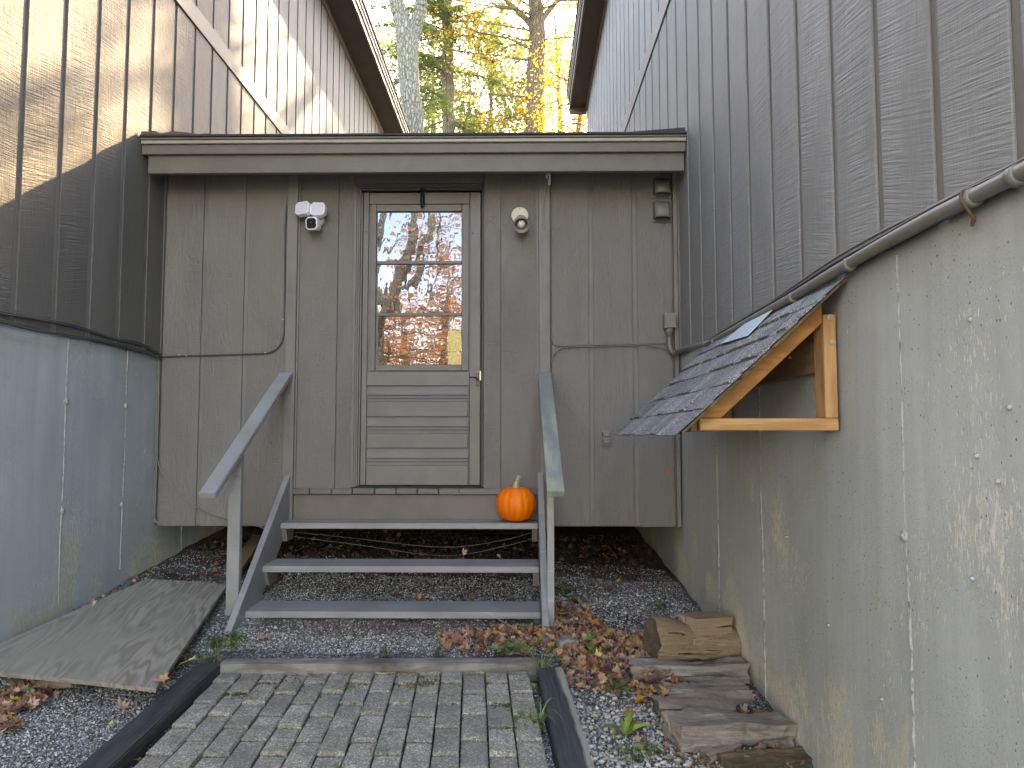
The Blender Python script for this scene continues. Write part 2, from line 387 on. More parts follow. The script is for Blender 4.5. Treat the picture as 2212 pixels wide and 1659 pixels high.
def m_tone(name, rough=.8, trans=0.0, bumps=0, scale=60, gain=1.0, spec=.3):
    t = NT(name); a = t.n('ShaderNodeAttribute', attribute_name='tone').outputs[0]
    c = t.coords(0); n = t.noise(c, scale, 3, .6)
    col = t.mix(t.math('MULTIPLY', n, .45), a, t.mix(1.0, a, (.45, .45, .45), 'MULTIPLY'))
    t.done(col, rough, t.bump(n, bumps) if bumps else None, spec)
    if trans:
        tr = t.n('ShaderNodeBsdfTranslucent'); t.l(col, tr.inputs[0]); ms = t.n('ShaderNodeMixShader'); ms.inputs[0].default_value = trans
        t.l(t.b.outputs[0], ms.inputs[1]); t.l(tr.outputs[0], ms.inputs[2]); t.l(ms.outputs[0], t.out.inputs[0])
    return t.m
M['leaf'] = m_tone('fallen_leaf', .7, .15, .002, 70)
M['foliage'] = m_tone('foliage', .6, .55, 0, 4)
M['stone'] = m_tone('gravel_stone', .75, 0, .001, 200)
M['weed'] = m_tone('weed_leaf', .5, .3, 0, 50)
def m_ground():
    t = NT('ground_soil_gravel'); c = t.coords(0)
    n = t.noise(c, 1.3, 4, .6); f = t.noise(c, 9, 5, .7)
    v = t.n('ShaderNodeTexVoronoi'); t.l(c, v.inputs['Vector']); v.inputs['Scale'].default_value = 95
    bw = t.n('ShaderNodeSeparateColor'); t.l(v.outputs['Color'], bw.inputs[0])
    g = t.ramp(bw.outputs[0], [(.0, (.05, .052, .055)), (.5, (.12, .12, .125)), (.85, (.20, .20, .20)), (1., (.42, .41, .39))])
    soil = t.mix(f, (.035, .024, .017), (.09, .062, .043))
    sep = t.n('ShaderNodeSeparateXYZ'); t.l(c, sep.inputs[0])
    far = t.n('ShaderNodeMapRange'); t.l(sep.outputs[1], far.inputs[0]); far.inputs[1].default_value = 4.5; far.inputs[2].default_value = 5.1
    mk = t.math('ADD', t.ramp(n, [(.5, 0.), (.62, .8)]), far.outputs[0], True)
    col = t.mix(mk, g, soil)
    yard = t.n('ShaderNodeMapRange'); t.l(sep.outputs[1], yard.inputs[0]); yard.inputs[1].default_value = 1.6; yard.inputs[2].default_value = .6  # unseen ground behind the camera coloured paler, added to bounce light forward
    col = t.mix(t.math('MULTIPLY', yard.outputs[0], .85), col, t.mix(f, (.30, .28, .25), (.46, .44, .40)))  # pale colour behind the camera, added for bounce light
    return t.done(col, .85, t.bump(t.math('ADD', t.math('MULTIPLY', v.outputs['Distance'], -1.2), f), .012), .25)
M['ground'] = m_ground()
def m_paver():
    t = NT('paver_brick'); c = t.coords(60)
    oi = t.n('ShaderNodeObjectInfo').outputs['Random']
    v = t.n('ShaderNodeTexVoronoi'); t.l(c, v.inputs['Vector']); v.inputs['Scale'].default_value = 190
    sp = t.n('ShaderNodeSeparateColor'); t.l(v.outputs['Color'], sp.inputs[0])
    col = t.ramp(sp.outputs[0], [(0., (.185, .172, .14)), (.5, (.33, .308, .25)), (.83, (.45, .42, .34)), (.97, (.66, .63, .54))])
    n = t.noise(c, 9, 5, .65); d = t.ramp(n, [(.4, 0.), (.7, .6)])
    col = t.mix(d, col, (.085, .085, .08)); col = t.mix(t.math('MULTIPLY', oi, .55), col, (.13, .135, .125))
    mo = t.noise(t.n('ShaderNodeTexCoord').outputs['Object'], 1, 1)
    f = t.noise(c, 400, 2)
    return t.done(col, .85, t.bump(t.math('ADD', t.math('MULTIPLY', v.outputs['Distance'], -1), t.math('MULTIPLY', n, .8)), .004), .25)
M['paver'] = m_paver()
def m_shingle():
    t = NT('asphalt_shingle'); c = t.coords(60); oi = t.n('ShaderNodeObjectInfo').outputs['Random']
    v = t.n('ShaderNodeTexVoronoi'); t.l(c, v.inputs['Vector']); v.inputs['Scale'].default_value = 330
    sp = t.n('ShaderNodeSeparateColor'); t.l(v.outputs['Color'], sp.inputs[0])
    col = t.ramp(sp.outputs[0], [(0., (.06, .06, .062)), (.5, (.19, .19, .195)), (.8, (.36, .36, .36)), (1., (.62, .62, .62))])
    col = t.mix(t.math('MULTIPLY', oi, .55), col, (.075, .077, .085)); n = t.noise(c, 14, 4)
    return t.done(col, .9, t.bump(t.math('ADD', sp.outputs[1], n), .0025), .25)
M['shingle'] = m_shingle()
def m_pumpkin():
    t = NT('pumpkin_skin'); c = t.coords(0); n = t.noise(t.map(c, (9, 9, 3)), 1, 4); f = t.noise(c, 60, 3)
    col = t.mix(t.ramp(n, [(.3, 0.), (.7, 1.)]), (.78, .13, .002), (.92, .19, .003))
    return t.done(col, t.ramp(f, [(.3, .42), (.7, .58)]), t.bump(t.math('ADD', f, n), .002), .35)
M['pumpkin'] = m_pumpkin()
M['stem'] = m_wood('pumpkin_stem', (.50, .42, .27), (.33, .26, .15), 10, 10, .8, .002, None, False)
def m_plain(name, col, rough=.5, metallic=0, var=.12, spec=.4, sc_=30):
    t = NT(name); c = t.coords(3); n = t.noise(c, sc_, 4)
    return t.done(t.mix(n, tuple(x * (1 - var) for x in col), tuple(min(1, x * (1 + var)) for x in col)), rough, t.bump(n, .0006), spec, metallic)
M['white'] = m_plain('white_plastic', (.74, .75, .76), .35, 0, .04)
M['lens'] = m_plain('lamp_lens', (.60, .58, .70), .25, 0, .04)
M['black'] = m_plain('black_plastic', (.015, .015, .018), .2, 0, .2)
M['glint'] = m_plain('camera_lens', (.03, .04, .07), .08, 0, .1)
M['disc'] = m_plain('aged_enamel', (.62, .56, .45), .55, 0, .25, .4, 60)
M['can'] = m_plain('spotlight_can', (.30, .30, .31), .4, .1, .2)
M['canin'] = m_plain('spotlight_inside', (.40, .33, .24), .5, 0, .2)
M['bulb'] = m_plain('bulb_frosted', (.72, .70, .72), .25, 0, .05)
M['cable'] = m_plain('black_cable', (.055, .055, .06), .45, 0, .3)
M['cable_g'] = m_plain('painted_cable', (.150, .142, .132), .5, 0, .15)
M['wire'] = m_plain('wire', (.22, .20, .17), .5, 0, .2)
M['steel'] = m_plain('bolt_steel', (.45, .42, .36), .4, .7, .2)
M['rust'] = m_plain('rusty_flashing', (.13, .075, .055), .8, .1, .5, .3, 40)
M['roofing'] = m_plain('roofing_felt', (.035, .035, .037), .85, 0, .4)
M['shglroof'] = m_plain('roof_shingles', (.07, .06, .055), .9, 0, .4)
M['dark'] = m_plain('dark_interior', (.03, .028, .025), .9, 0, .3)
M['patch'] = m_plain('pale_sheet', (.50, .62, .68), .25, 0, .08, .5, 12)
M['orange_bit'] = m_plain('orange_tag', (.55, .12, .06), .6)
def m_glass():
    t = NT('door_glass'); c = t.coords(0)
    n = t.noise(t.map(c, (7, 7, 3)), 1, 2, .5); n2 = t.noise(t.map(c, (60, 60, 20)), 1, 2, .5)
    b = t.bump(t.math('ADD', n, t.math('MULTIPLY', n2, .02)), .0007)
    g = t.n('ShaderNodeBsdfGlossy'); g.inputs['Roughness'].default_value = .004; g.inputs[0].default_value = (.82, .88, 1, 1); t.l(b, g.inputs['Normal'])
    t.done((.02, .02, .02), .1, b); ms = t.n('ShaderNodeMixShader'); ms.inputs[0].default_value = .135
    t.l(t.b.outputs[0], ms.inputs[1]); t.l(g.outputs[0], ms.inputs[2]); t.l(ms.outputs[0], t.out.inputs[0]); return t.m
M['glass'] = m_glass()
def m_window_view():  # yellow of a far window seen through the glass, put into a flat colour
    t = NT('painted_window_view'); c = t.coords(0); n = t.noise(c, 75, 4, .7)
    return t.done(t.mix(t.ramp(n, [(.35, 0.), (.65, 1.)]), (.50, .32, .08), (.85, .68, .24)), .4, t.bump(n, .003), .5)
M['window_view'] = m_window_view()

# ================================================================ GROUND
XL, XR, YW = -2.63, 1.138, 4.93
def gfun(X, Y):
    def st(tab): return np.interp(Y, [a for a, b in tab], [b for a, b in tab])
    l = st([(-30, -.4), (2, .1), (3.5, .259), (4.92, .41), (6.5, .57), (14, 1.0)])
    a = st([(-30, -.4), (2, .095), (3.5, .165), (3.7, .215), (3.85, .25), (4.92, .38), (6.5, .5), (14, .95)])
    b = st([(-30, -.4), (2, .09), (3.5, .15), (3.7, .19), (3.85, .225), (4.92, .33), (6.5, .42), (14, .9)])
    r_ = st([(-30, -.5), (2, -.07), (2.82, .03), (4.59, .257), (6.46, .382), (14, .85)])
    return np.interp(X, [-2.63, -1.6, .15, 1.138], [0, 1, 2, 3]), l, a, b, r_
def G(X, Y):
    k, l, a, b, r_ = gfun(X, Y); v = (l, a, b, r_); i = min(2, int(k)); t = k - i
    z = v[i] * (1 - t) + v[i + 1] * t
    if -1.62 < X < .2 and Y < 3.6 and Y > -3: z -= .035
    z += .012 * math.sin(X * 9 + 1.3) * math.sin(Y * 7.1) + .007 * math.sin(X * 23 + Y * 4) * math.sin(Y * 19 + 2)
    return float(z)
gx = sorted(set([round(x, 3) for x in np.concatenate([np.linspace(-300, -12, 10), np.linspace(-12, -3, 12), np.linspace(-3, 1.6, 116), np.linspace(1.6, 12, 14), np.linspace(12, 300, 10)])]))
gy = sorted(set([round(y, 3) for y in np.concatenate([np.linspace(-400, -12, 14), np.linspace(-12, 1.8, 30), np.linspace(1.8, 7.6, 146), np.linspace(7.6, 20, 16), np.linspace(20, 500, 14)])]))
vs = [(x, y, G(x, y)) for y in gy for x in gx]; nx = len(gx)
fs = [(j * nx + i, j * nx + i + 1, (j + 1) * nx + i + 1, (j + 1) * nx + i) for j in range(len(gy) - 1) for i in range(nx - 1)]
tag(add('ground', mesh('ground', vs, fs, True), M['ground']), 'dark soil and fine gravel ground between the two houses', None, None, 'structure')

# ================================================================ SIDE HOUSES
_bc = {}
def board_mesh(w, h, mat):
    k = (round(w, 3), round(h, 3), mat.name)
    if k not in _bc:
        me = box(w, .010, h, .002, (0, 0, h / 2)); me.materials.append(mat); _bc[k] = me
    return _bc[k]
BW, GR = .262, .0405
ZB, ZT, ZT2 = 1.93, 4.65, 4.81

def house_side(side, root, y0g, s, ya, yb, ztop, mat, conmat, conx):
    X = XL if side < 0 else XR; sg = 1 if side < 0 else -1       # outward normal = sg * x
    rot = Matrix.Rotation(R(90) * sg, 4, 'Z')
    back = X - sg * .010
    wbox('wall', back - sg * .2, back, ya, yb, ZB + .004, max(ztop) + .1, M['trim'] if side else mat, root, 0)
    i0 = math.ceil((ya - y0g) / s); ys = [ya]
    k = i0
    while y0g + k * s < yb: ys.append(y0g + k * s); k += 1
    ys.append(yb)
    for a, b in zip(ys[:-1], ys[1:]):
        lo = a + (GR / 2 if a != ya else 0); hi = b - (GR / 2 if b != yb else 0)
        if hi - lo < .03: continue
        w = hi - lo if abs(hi - lo - (s - GR)) > .002 else s - GR
        c = (lo + hi) / 2; zt = np.interp(c, [ya, yb], ztop)
        zb = ZB + rnd.uniform(-.002, .002)
        add('siding_board', board_mesh(w, ZT - .004 - ZB, mat), None, root, Matrix.Translation((back + sg * .005, c, zb)) @ rot)
        add('siding_board', board_mesh(w, round(float(zt - ZT2), 2), mat), None, root, Matrix.Translation((back + sg * .005, c, ZT2 + .004)) @ rot)
    xa, xb = (back + .002 * sg, X + sg * .012)
    wbox('belt_trim', xa, xb, ya, yb, ZT, ZT2, M['trimx'], root, .003)

left = thing('house', 'grey-brown board-sided house on the left, its upper wall striped with sunlight', 'house', (XL, 4, 0))
house_side(-1, left, 3.48, .3055, -1.4, 14.2, (7.2, 7.12), M['sid_l'], None, None)
right = thing('house', 'grey board-sided house on the right, wholly in shade above pale concrete', 'house', (XR, 4, 0))
house_side(1, right, 1.54, .303, -1.4, 11.56, (7.5, 7.02), M['sid_r'], None, None)
# end walls towards the camera's back and the bodies of the houses (seen only from the side)
for rt, x0, x1, y1 in ((left, XL - 6, XL - .03, 14.2), (right, XR + .03, XR + 6, 11.56)):
    wbox('end_wall', x0, x1, -1.4, -1.36, .0, 7.0, M['trim'], rt, 0)
    wbox('end_wall', x0, x1, y1 - .04, y1, .5, 7.0, M['trim'], rt, 0)

def foundation(root, side, y0, y1, mat):
    X = (XL - .012) if side < 0 else (XR + .012); sg = 1 if side < 0 else -1
    n = int((y1 - y0) / .08); m_ = 24; vs, fs = [], []
    for i in range(n + 1):
        for j in range(m_ + 1):
            y = y0 + (y1 - y0) * i / n; z = -.5 + (ZB + .5) * j / m_
            vs.append((X + sg * (.0025 * math.sin(y * 5 + z * 3) + .002 * math.sin(y * 17) * math.cos(z * 9)), y, z))
    for i in range(n):
        for j in range(m_):
            a = i * (m_ + 1) + j; fs.append((a, a + m_ + 1, a + m_ + 2, a + 1))
    o0 = len(vs)
    for (y, z) in ((y0, -.5), (y1, -.5), (y1, ZB), (y0, ZB)): vs.append((X - sg * .25, y, z))
    fs += [(o0, o0 + 1, o0 + 2, o0 + 3)]
    top = [i * (m_ + 1) + m_ for i in range(n + 1)]
    vs2 = len(vs)
    for i in range(n + 1): vs.append((X - sg * .25, y0 + (y1 - y0) * i / n, ZB))
    for i in range(n): fs.append((top[i], top[i + 1], vs2 + i + 1, vs2 + i))
    add('foundation', mesh('foundation', vs, fs, True), mat, root)
    return X + sg * .003, sg
def seam(root, X, sg, y, z0, z1, wid=.006, ties=()):
    n = int((z1 - z0) / .012); vs, fs = [], []; yy = y
    r2 = random.Random(int(y * 1000))
    for i in range(n + 1):
        z = z0 + (z1 - z0) * i / n; yy = y + .003 * math.sin(z * 7) + r2.uniform(-.0012, .0012); w = wid * r2.uniform(.3, 1.2); h = r2.uniform(.0, .003)
        vs += [(X - sg * .004, yy - w, z), (X + sg * h, yy, z), (X - sg * .004, yy + w, z)]
    for i in range(n):
        a = i * 3; fs += [(a, a + 1, a + 4, a + 3), (a + 1, a + 2, a + 5, a + 4)]
    add('form_seam', mesh('seam', vs, fs), M['seam'], root)
    for z in ties:
        bm = bmesh.new(); bmesh.ops.create_icosphere(bm, subdivisions=2, radius=.019)
        for v in bm.verts: v.co = Vector((v.co.x * .55, v.co.y, v.co.z)) * r2.uniform(.75, 1.25)
        add('form_tie', from_bm('tie', bm), M['seam'], root, (X + sg * .002, y + r2.uniform(-.01, .01), z))
XF, sgl = foundation(left, -1, -1.4, 14.2, M['con_l'])
XG, sgr = foundation(right, 1, -1.4, 11.56, M['con_r'])
for (u, v0, v1, ties) in ((150, 735, 1345, ((143, 868), (128, 1105))), (278, 760, 1230, ((272, 877), (263, 1090)))):
    a = PX(u, v0, XF); b = PX(u - (28 if u == 150 else 20), v1, XF)
    seam(left, XF, 1, (a.y + b.y) / 2, b.z, 1.92, .0026, [PX(*q, XF).z for q in ties])
for yy in (5.35, 5.95): seam(left, XF, 1, yy, .35, .9, .004)
for (u, v, ties, w) in ((1945, 800, (1.05,), .0036), (1643, 1000, (), .0016), (1990, 1400, (), 0)):
    if w: seam(right, XG, -1, PX(u, v, XG).y, 0.0, 1.9, w, ties)
seam(right, XG, -1, 4.05, .2, 1.9, .0014)
# little lumps and nail stubs on the right concrete
for (u, v) in ((2155, 1040), (2110, 985), (2096, 690), (2180, 880), (1905, 1510), (2100, 1250), (1700, 1160), (1790, 1350)):
    p = PX(u, v, XG); bm = bmesh.new(); bmesh.ops.create_icosphere(bm, subdivisions=1, radius=.008)
    add('concrete_lump', from_bm('lump', bm, True), M['seam'], right, p)
# rust-pale vertical strip (old patch) on the right foundation next to the corner
def eave(root, side, X, za, zb, ya, yb, over, roofw):
    sg = 1 if side < 0 else -1; xo = X + sg * over
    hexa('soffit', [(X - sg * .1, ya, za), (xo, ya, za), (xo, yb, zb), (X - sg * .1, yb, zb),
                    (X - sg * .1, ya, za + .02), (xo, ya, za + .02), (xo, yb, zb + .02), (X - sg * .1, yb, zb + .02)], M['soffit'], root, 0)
    hexa('frieze_trim', [(X, ya, za - .09), (X + sg * .02, ya, za - .09), (X + sg * .02, yb, zb - .09), (X, yb, zb - .09),
                    (X, ya, za - .002), (X + sg * .02, ya, za - .002), (X + sg * .02, yb, zb - .002), (X, yb, zb - .002)], M['trimx'], root)
    for nm, a, b, lo, hi, mt in (('fascia', .0, .03, -.02, .17, 'trimx'), ('fascia_cap', .03, .05, .07, .19, 'trimx'), ('drip_edge', .05, .065, .14, .20, 'gutter'), ('shingle_edge', -.02, .085, .20, .225, 'shglroof')):
        x1, x2 = xo + sg * a, xo + sg * b
        hexa(nm, [(x1, ya, za + lo), (x2, ya, za + lo), (x2, yb, zb + lo), (x1, yb, zb + lo),
                  (x1, ya, za + hi), (x2, ya, za + hi), (x2, yb, zb + hi), (x1, yb, zb + hi)], M[mt], root, 0.002)
    x2 = xo + sg * .08; xi = X - sg * roofw; rise = .55 * roofw
    hexa('roof', [(x2, ya, za + .226), (xi, ya, za + .226 + rise), (xi, yb, zb + .226 + rise), (x2, yb, zb + .226),
                  (x2, ya, za + .25), (xi, ya, za + .25 + rise), (xi, yb, zb + .25 + rise), (x2, yb, zb + .25)], M['shglroof'], root, 0)
    wbox('eave_end', X - sg * .0, xo + sg * .03, yb - .0, yb + .03, zb - .12, zb + .18, M['trimx'], root)
eave(left, -1, XL, 7.25, 7.12, -1.4, 14.2, .36, 4)
eave(right, 1, XR, 8.3, 7.02, -1.4, 11.56, .27, 4) if False else eave(right, 1, XR, 7.5, 7.02, -1.4, 11.56, .27, 4)

# ================================================================ ENTRY (connecting wing)
entry = thing('entry_wing', 'low grey-brown connecting wing with door between the two houses', 'building', (-.75, YW, .7))
def bx(u, v=700): return PY(u, v, YW).x
def bz(v, u=900, Y=YW): return PY(u, v, Y).z
ZW0, ZW1 = .70, 3.34
wbox('wall', XL + .001, bx(618), YW + .024, YW + .14, ZW0 + .002, ZW1, M['trim'], entry, 0)
wbox('wall', bx(1187), XR - .001, YW + .024, YW + .14, ZW0 + .002, ZW1, M['trim'], entry, 0)
wbox('wall', bx(618) + .001, bx(767), YW + .024, YW + .14, .73, ZW1, M['trim'], entry, 0)
wbox('wall', bx(1044), bx(1187) - .001, YW + .024, YW + .14, .73, ZW1, M['trim'], entry, 0)
wbox('wall', bx(767) + .001, bx(1044) - .001, YW + .024, YW + .14, 3.20, ZW1, M['trim'], entry, 0)
def bboard(u0, u1, mat, z0=ZW0, z1=ZW1, dy=0.0, w=.016):
    a, b = bx(u0), bx(u1)
    add('siding_board', board_mesh(round(b - a, 3), z1 - z0, mat), None, entry, (((a + b) / 2), YW + .011 - dy, z0))
for a, b in ((353, 433), (442, 524), (533, 616), (1191, 1272), (1282, 1367), (1378, 1453)):
    bboard(a, b, M['sid_b'], ZW0 + rnd.uniform(-.003, .003))
for a, b in ((644, 727.4), (728.6, 762), (1045, 1081), (1082, 1161)):
    bboard(a, b, M['sid_c'], .965, ZW1, .004)
wbox('head_board', bx(763), bx(1044), YW + .002, YW + .016, bz(396), ZW1, M['sid_c'], entry, .001)
# corner trims
wbox('corner_trim', XL + .002, bx(350), YW - .012, YW + .016, ZW0, ZW1, M['trim'], entry)
wbox('corner_trim', bx(1456), XR - .002, YW - .02, YW + .016, ZW0, ZW1, M['trim'], entry)
# vertical posts either side of the doorway
wbox('post_board', bx(619), bx(642), YW - .035, YW + .016, .70, ZW1, M['trim'], entry)
wbox('post_strip', bx(642) + .001, bx(642) + .012, YW - .015, YW + .012, .97, ZW1, M['trim'], entry, .001)
wbox('post_board', bx(1164), bx(1188), YW - .035, YW + .016, .70, ZW1, M['trim'], entry)
wbox('post_strip', bx(1164) - .016, bx(1164) - .001, YW - .012, YW + .012, .97, ZW1, M['trim'], entry, .001)
# underside skirt, floor and dark crawl space behind
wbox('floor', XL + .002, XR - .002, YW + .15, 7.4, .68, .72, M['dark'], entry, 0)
wbox('added_door_backing', bx(760), bx(1050), YW + .145, YW + .16, .72, 3.3, M['dark'], entry, 0)  # unseen dark sheet added behind the door to stop light leaking past it
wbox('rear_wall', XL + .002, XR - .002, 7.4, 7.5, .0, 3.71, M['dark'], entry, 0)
# roof and eave
YF = 4.6
ztop = lambda u: 0
zf0, zf1, zf2, zf3 = PY(700, 369, YF).z, PY(700, 331, YF).z, PY(700, 311, YF).z, PY(700, 298, YF).z
xa, xb = XL + .004, XR - .012
wbox('fascia', xa + .03, xb, YF + .03, YF + .07, zf0, zf2 - .01, M['trimx'], entry)
wbox('fascia', xa, xb + .004, YF, YF + .029, zf1, zf2, M['trimx'], entry)
wbox('drip_edge', xa - .0, xb + .006, YF - .018, YF + .028, zf2 + .002, zf3 - .016, M['gutter'], entry, .004)
wbox('drip_edge', xa - .0, xb + .006, YF - .026, YF + .028, zf3 - .015, zf3, M['trimx'], entry, .003)
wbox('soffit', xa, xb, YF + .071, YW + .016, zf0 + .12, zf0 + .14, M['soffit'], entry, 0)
hexa('roof', [(xa, YF - .035, zf3 + .002), (xb + .004, YF - .035, zf3 + .002), (xb + .004, 7.6, zf3 + .34), (xa, 7.6, zf3 + .34),
              (xa, YF - .035, zf3 + .016), (xb + .004, YF - .035, zf3 + .016), (xb + .004, 7.6, zf3 + .36), (xa, 7.6, zf3 + .36)], M['roofing'], entry, 0)
# torn flashing where the roof meets the left house
vs = []; r2 = random.Random(3)
for i in range(14):
    x = xa + .004 + i * .045; h = max(.004, .034 * (1 - i / 13) + r2.uniform(-.008, .008))
    vs += [(x, YF - .03, zf3 + .017), (x, YF - .028 + r2.uniform(0, .02), zf3 + .017 + h)]
add('torn_flashing', mesh('fl', vs, [(2 * i, 2 * i + 2, 2 * i + 3, 2 * i + 1) for i in range(13)]), M['rust'], entry)
vs = []
for i in range(10):
    x = xb - .004 - i * .04; h = .03 * (1 - i / 10) + .004
    vs += [(x, YF - .03, zf3 + .017), (x, YF - .02, zf3 + .017 + h)]
add('corner_flashing', mesh('fl', vs, [(2 * i, 2 * i + 2, 2 * i + 3, 2 * i + 1) for i in range(9)]), M['roofing'], entry)

# ---- door
def bpt(u, v): return PY(u, v, YW)
def panel(name, u0, u1, v0, v1, ya, yb, mat, parent, bev=.003):
    p = bpt(u0, v1); q = bpt(u1, v0)
    return wbox(name, p.x, q.x, ya, yb, p.z, q.z, mat, parent, bev)
# frame mouldings, stepped
for k, (du, dep) in enumerate(((0, .010), (3.6, .0), (7.0, -.012))):
    panel('door_casing', 763 + du, 766.2 + du, 399 + du, 1052, YW - dep, YW + .05, M['door'], entry, .0015)
    panel('door_casing', 1042.6 - du * .35, 1044.2 - du * .35, 399 + du, 1052, YW - dep, YW + .05, M['door'], entry, .001)
    panel('door_casing', 766.3 + du, 1042 - du * .35, 399 + du, 402.2 + du, YW - dep, YW + .05, M['door'], entry, .0015)
slab0 = YW + .036
door = panel('door', 776, 1038.5, 413.5, 1049, slab0, slab0 + .04, M['door'], entry, .003)
f0 = slab0 - .020
def dpart(name, u0, u1, v0, v1, ya=None, yb=None, mat='door', bev=.002): return panel(name, u0, u1, v0, v1, f0 if ya is None else ya, (slab0 - .001) if yb is None else yb, M[mat], door, bev)
dpart('stile', 776.5, 796.3, 414, 1048); dpart('stile', 1014, 1038, 414, 1048)
dpart('rail', 797, 1013.3, 414, 439.3)
dpart('rail', 791.5, 1013.3, 802, 832.5); dpart('stile', 776.6, 791, 802, 1048, slab0 - .0205)
zs = [(833, 866.5), (900, 936), (968, 1005)]
dpart('rail', 791.5, 1010, 867.2, 899.5); dpart('rail', 791.5, 1010, 936.8, 967.5); dpart('rail', 791.5, 1010, 1005.8, 1048)
dpart('stile', 1010.6, 1013.4, 833, 1048)
for v0, v1 in zs:      # recessed louvre-like panel: slanting upper face, little steps below
    A = bpt(791.5, v0); B = bpt(1010, v1); H = A.z - B.z; x0, x1 = A.x, B.x
    prof = [(slab0 - .001, A.z), (slab0 - .002, A.z), (slab0 - .016, B.z + H * .42), (slab0 - .003, B.z + H * .40), (slab0 - .012, B.z + H * .22), (slab0 - .003, B.z + H * .2), (slab0 - .014, B.z), (slab0 - .001, B.z)]
    vs = [(x, y, z) for x in (x0, x1) for y, z in prof]; n = len(prof)
    fs = [(i, (i + 1) % n, n + (i + 1) % n, n + i) for i in range(n)] + [tuple(range(n))[::-1], tuple(range(n, 2 * n))]
    add('recessed_panel', mesh('panel', vs, fs), M['door'], door)
# glazing frame
g0 = f0 - .006
dpart('glazing_frame', 797.6, 813, 440.5, 800.5, g0); dpart('glazing_frame', 997, 1012.8, 440.5, 800.5, g0)
dpart('glazing_frame', 813.4, 996.6, 440.5, 455.5, g0); dpart('glazing_frame', 813.4, 996.6, 788, 800.5, g0)
for v in (562.5, 675): dpart('muntin', 813.4, 996.6, v, v + 6.8, g0 + .002)
for k, (v0, v1) in enumerate(((456, 562), (569.5, 674.5), (682, 787.5))):
    o = dpart('pane', 813.6, 996.4, v0, v1, slab0 - .006, slab0 - .0015, 'glass', 0)
    o.matrix_basis = o.matrix_basis @ Euler((R((-.35, .0, .4)[k]), 0, R((.3, -.1, .2)[k]))).to_matrix().to_4x4()
panel('painted_view_strip', 966.5, 995.5, 714, 758, slab0 - .0095, slab0 - .0075, M['window_view'], door, 0)  # flat yellow panels painted in place of the view through the pane
panel('painted_view_strip', 966.5, 995.5, 760, 786.5, slab0 - .0095, slab0 - .0075, M['window_view'], door, 0)
for a_, b_ in ((773.6, 775.6), (1038.9, 1042.2)): panel('door_stop', a_, b_, 413, 1050, slab0 - .004, YW + .07, M['door'], entry, .001)
# latch handle
panel('latch_plate', 1028, 1034.5, 806, 834, f0 - .008, f0 + .001, M['black'], door, .002)
tube('latch_handle', [bpt(1031, 818) + Vector((0, -.045, 0)), bpt(1024, 816.5) + Vector((0, -.065, 0)), bpt(1015, 817) + Vector((0, -.062, 0))], .0055, M['black'], door)
tube('latch_handle', [bpt(1031, 818) + Vector((0, .01, 0)), bpt(1031, 818) + Vector((0, -.05, 0))], .006, M['black'], door)
panel('strike_plate', 1036, 1039, 801, 822, f0 - .012, f0 - .002, M['steel'], door, .001)
# spring closer at the door head
pts = []
for i in range(161):
    t_ = i / 160; a = t_ * 2 * math.pi * 13; z = bz(415) - (bz(415) - bz(451)) * t_
    r_ = .0135 + .004 * math.sin(t_ * math.pi)
    pts.append(Vector((bpt(913, 430).x + r_ * math.cos(a), f0 - .022 + r_ * math.sin(a), z)))
vs_, fs_ = tube_data(pts, .0022, 5); add('door_spring', mesh('spring', vs_, fs_, True), M['black'], door)
tube('spring_rod', [bpt(913, 452) + Vector((0, -.005, 0)), bpt(914, 457) + Vector((0, -.01, 0)), bpt(915, 464) + Vector((0, -.004, 0))], .002, M['black'], door)
panel('spring_bracket', 909, 917, 408, 416, f0 - .035, f0 + .002, M['black'], door, .002)
for (u, v) in ((790, 500), (1021, 503)): panel('screw_plug', u - 1.3, u + 1.3, v - 1.6, v + 1.6, f0 - .004, f0, M['black'], door, .001)
# sill of short blocks and kick board
zs1, zs0 = bz(1054, 900, YW - .02), bz(1068, 900, YW - .02)
us = [633, 670, 717, 762, 810, 856, 902, 948, 993]
for i in range(8):
    x0, x1 = PY(us[i], 1060, YW - .03).x, PY(us[i + 1], 1060, YW - .03).x
    wbox('sill_block', x0 + .002, x1 - .002, YW - .045 + rnd.uniform(-.004, .002), YW + .05, zs0 + rnd.uniform(0, .004), zs1 + rnd.uniform(-.006, 0), M['trimx'], entry, .005)
wbox('sill_board', bx(993) + .002, bx(1162), YW - .04, YW + .05, zs0 + .001, zs1 - .003, M['trimx'], entry, .004)
wbox('kick_board', bx(642) + .002, bx(1162), YW - .012, YW + .03, .74, zs0 - .002, M['trimx'], entry, .002)
wbox('threshold', bx(774), bx(1040), YW - .01, YW + .06, zs1 - .001, bz(1050), M['dark'], entry, .001)

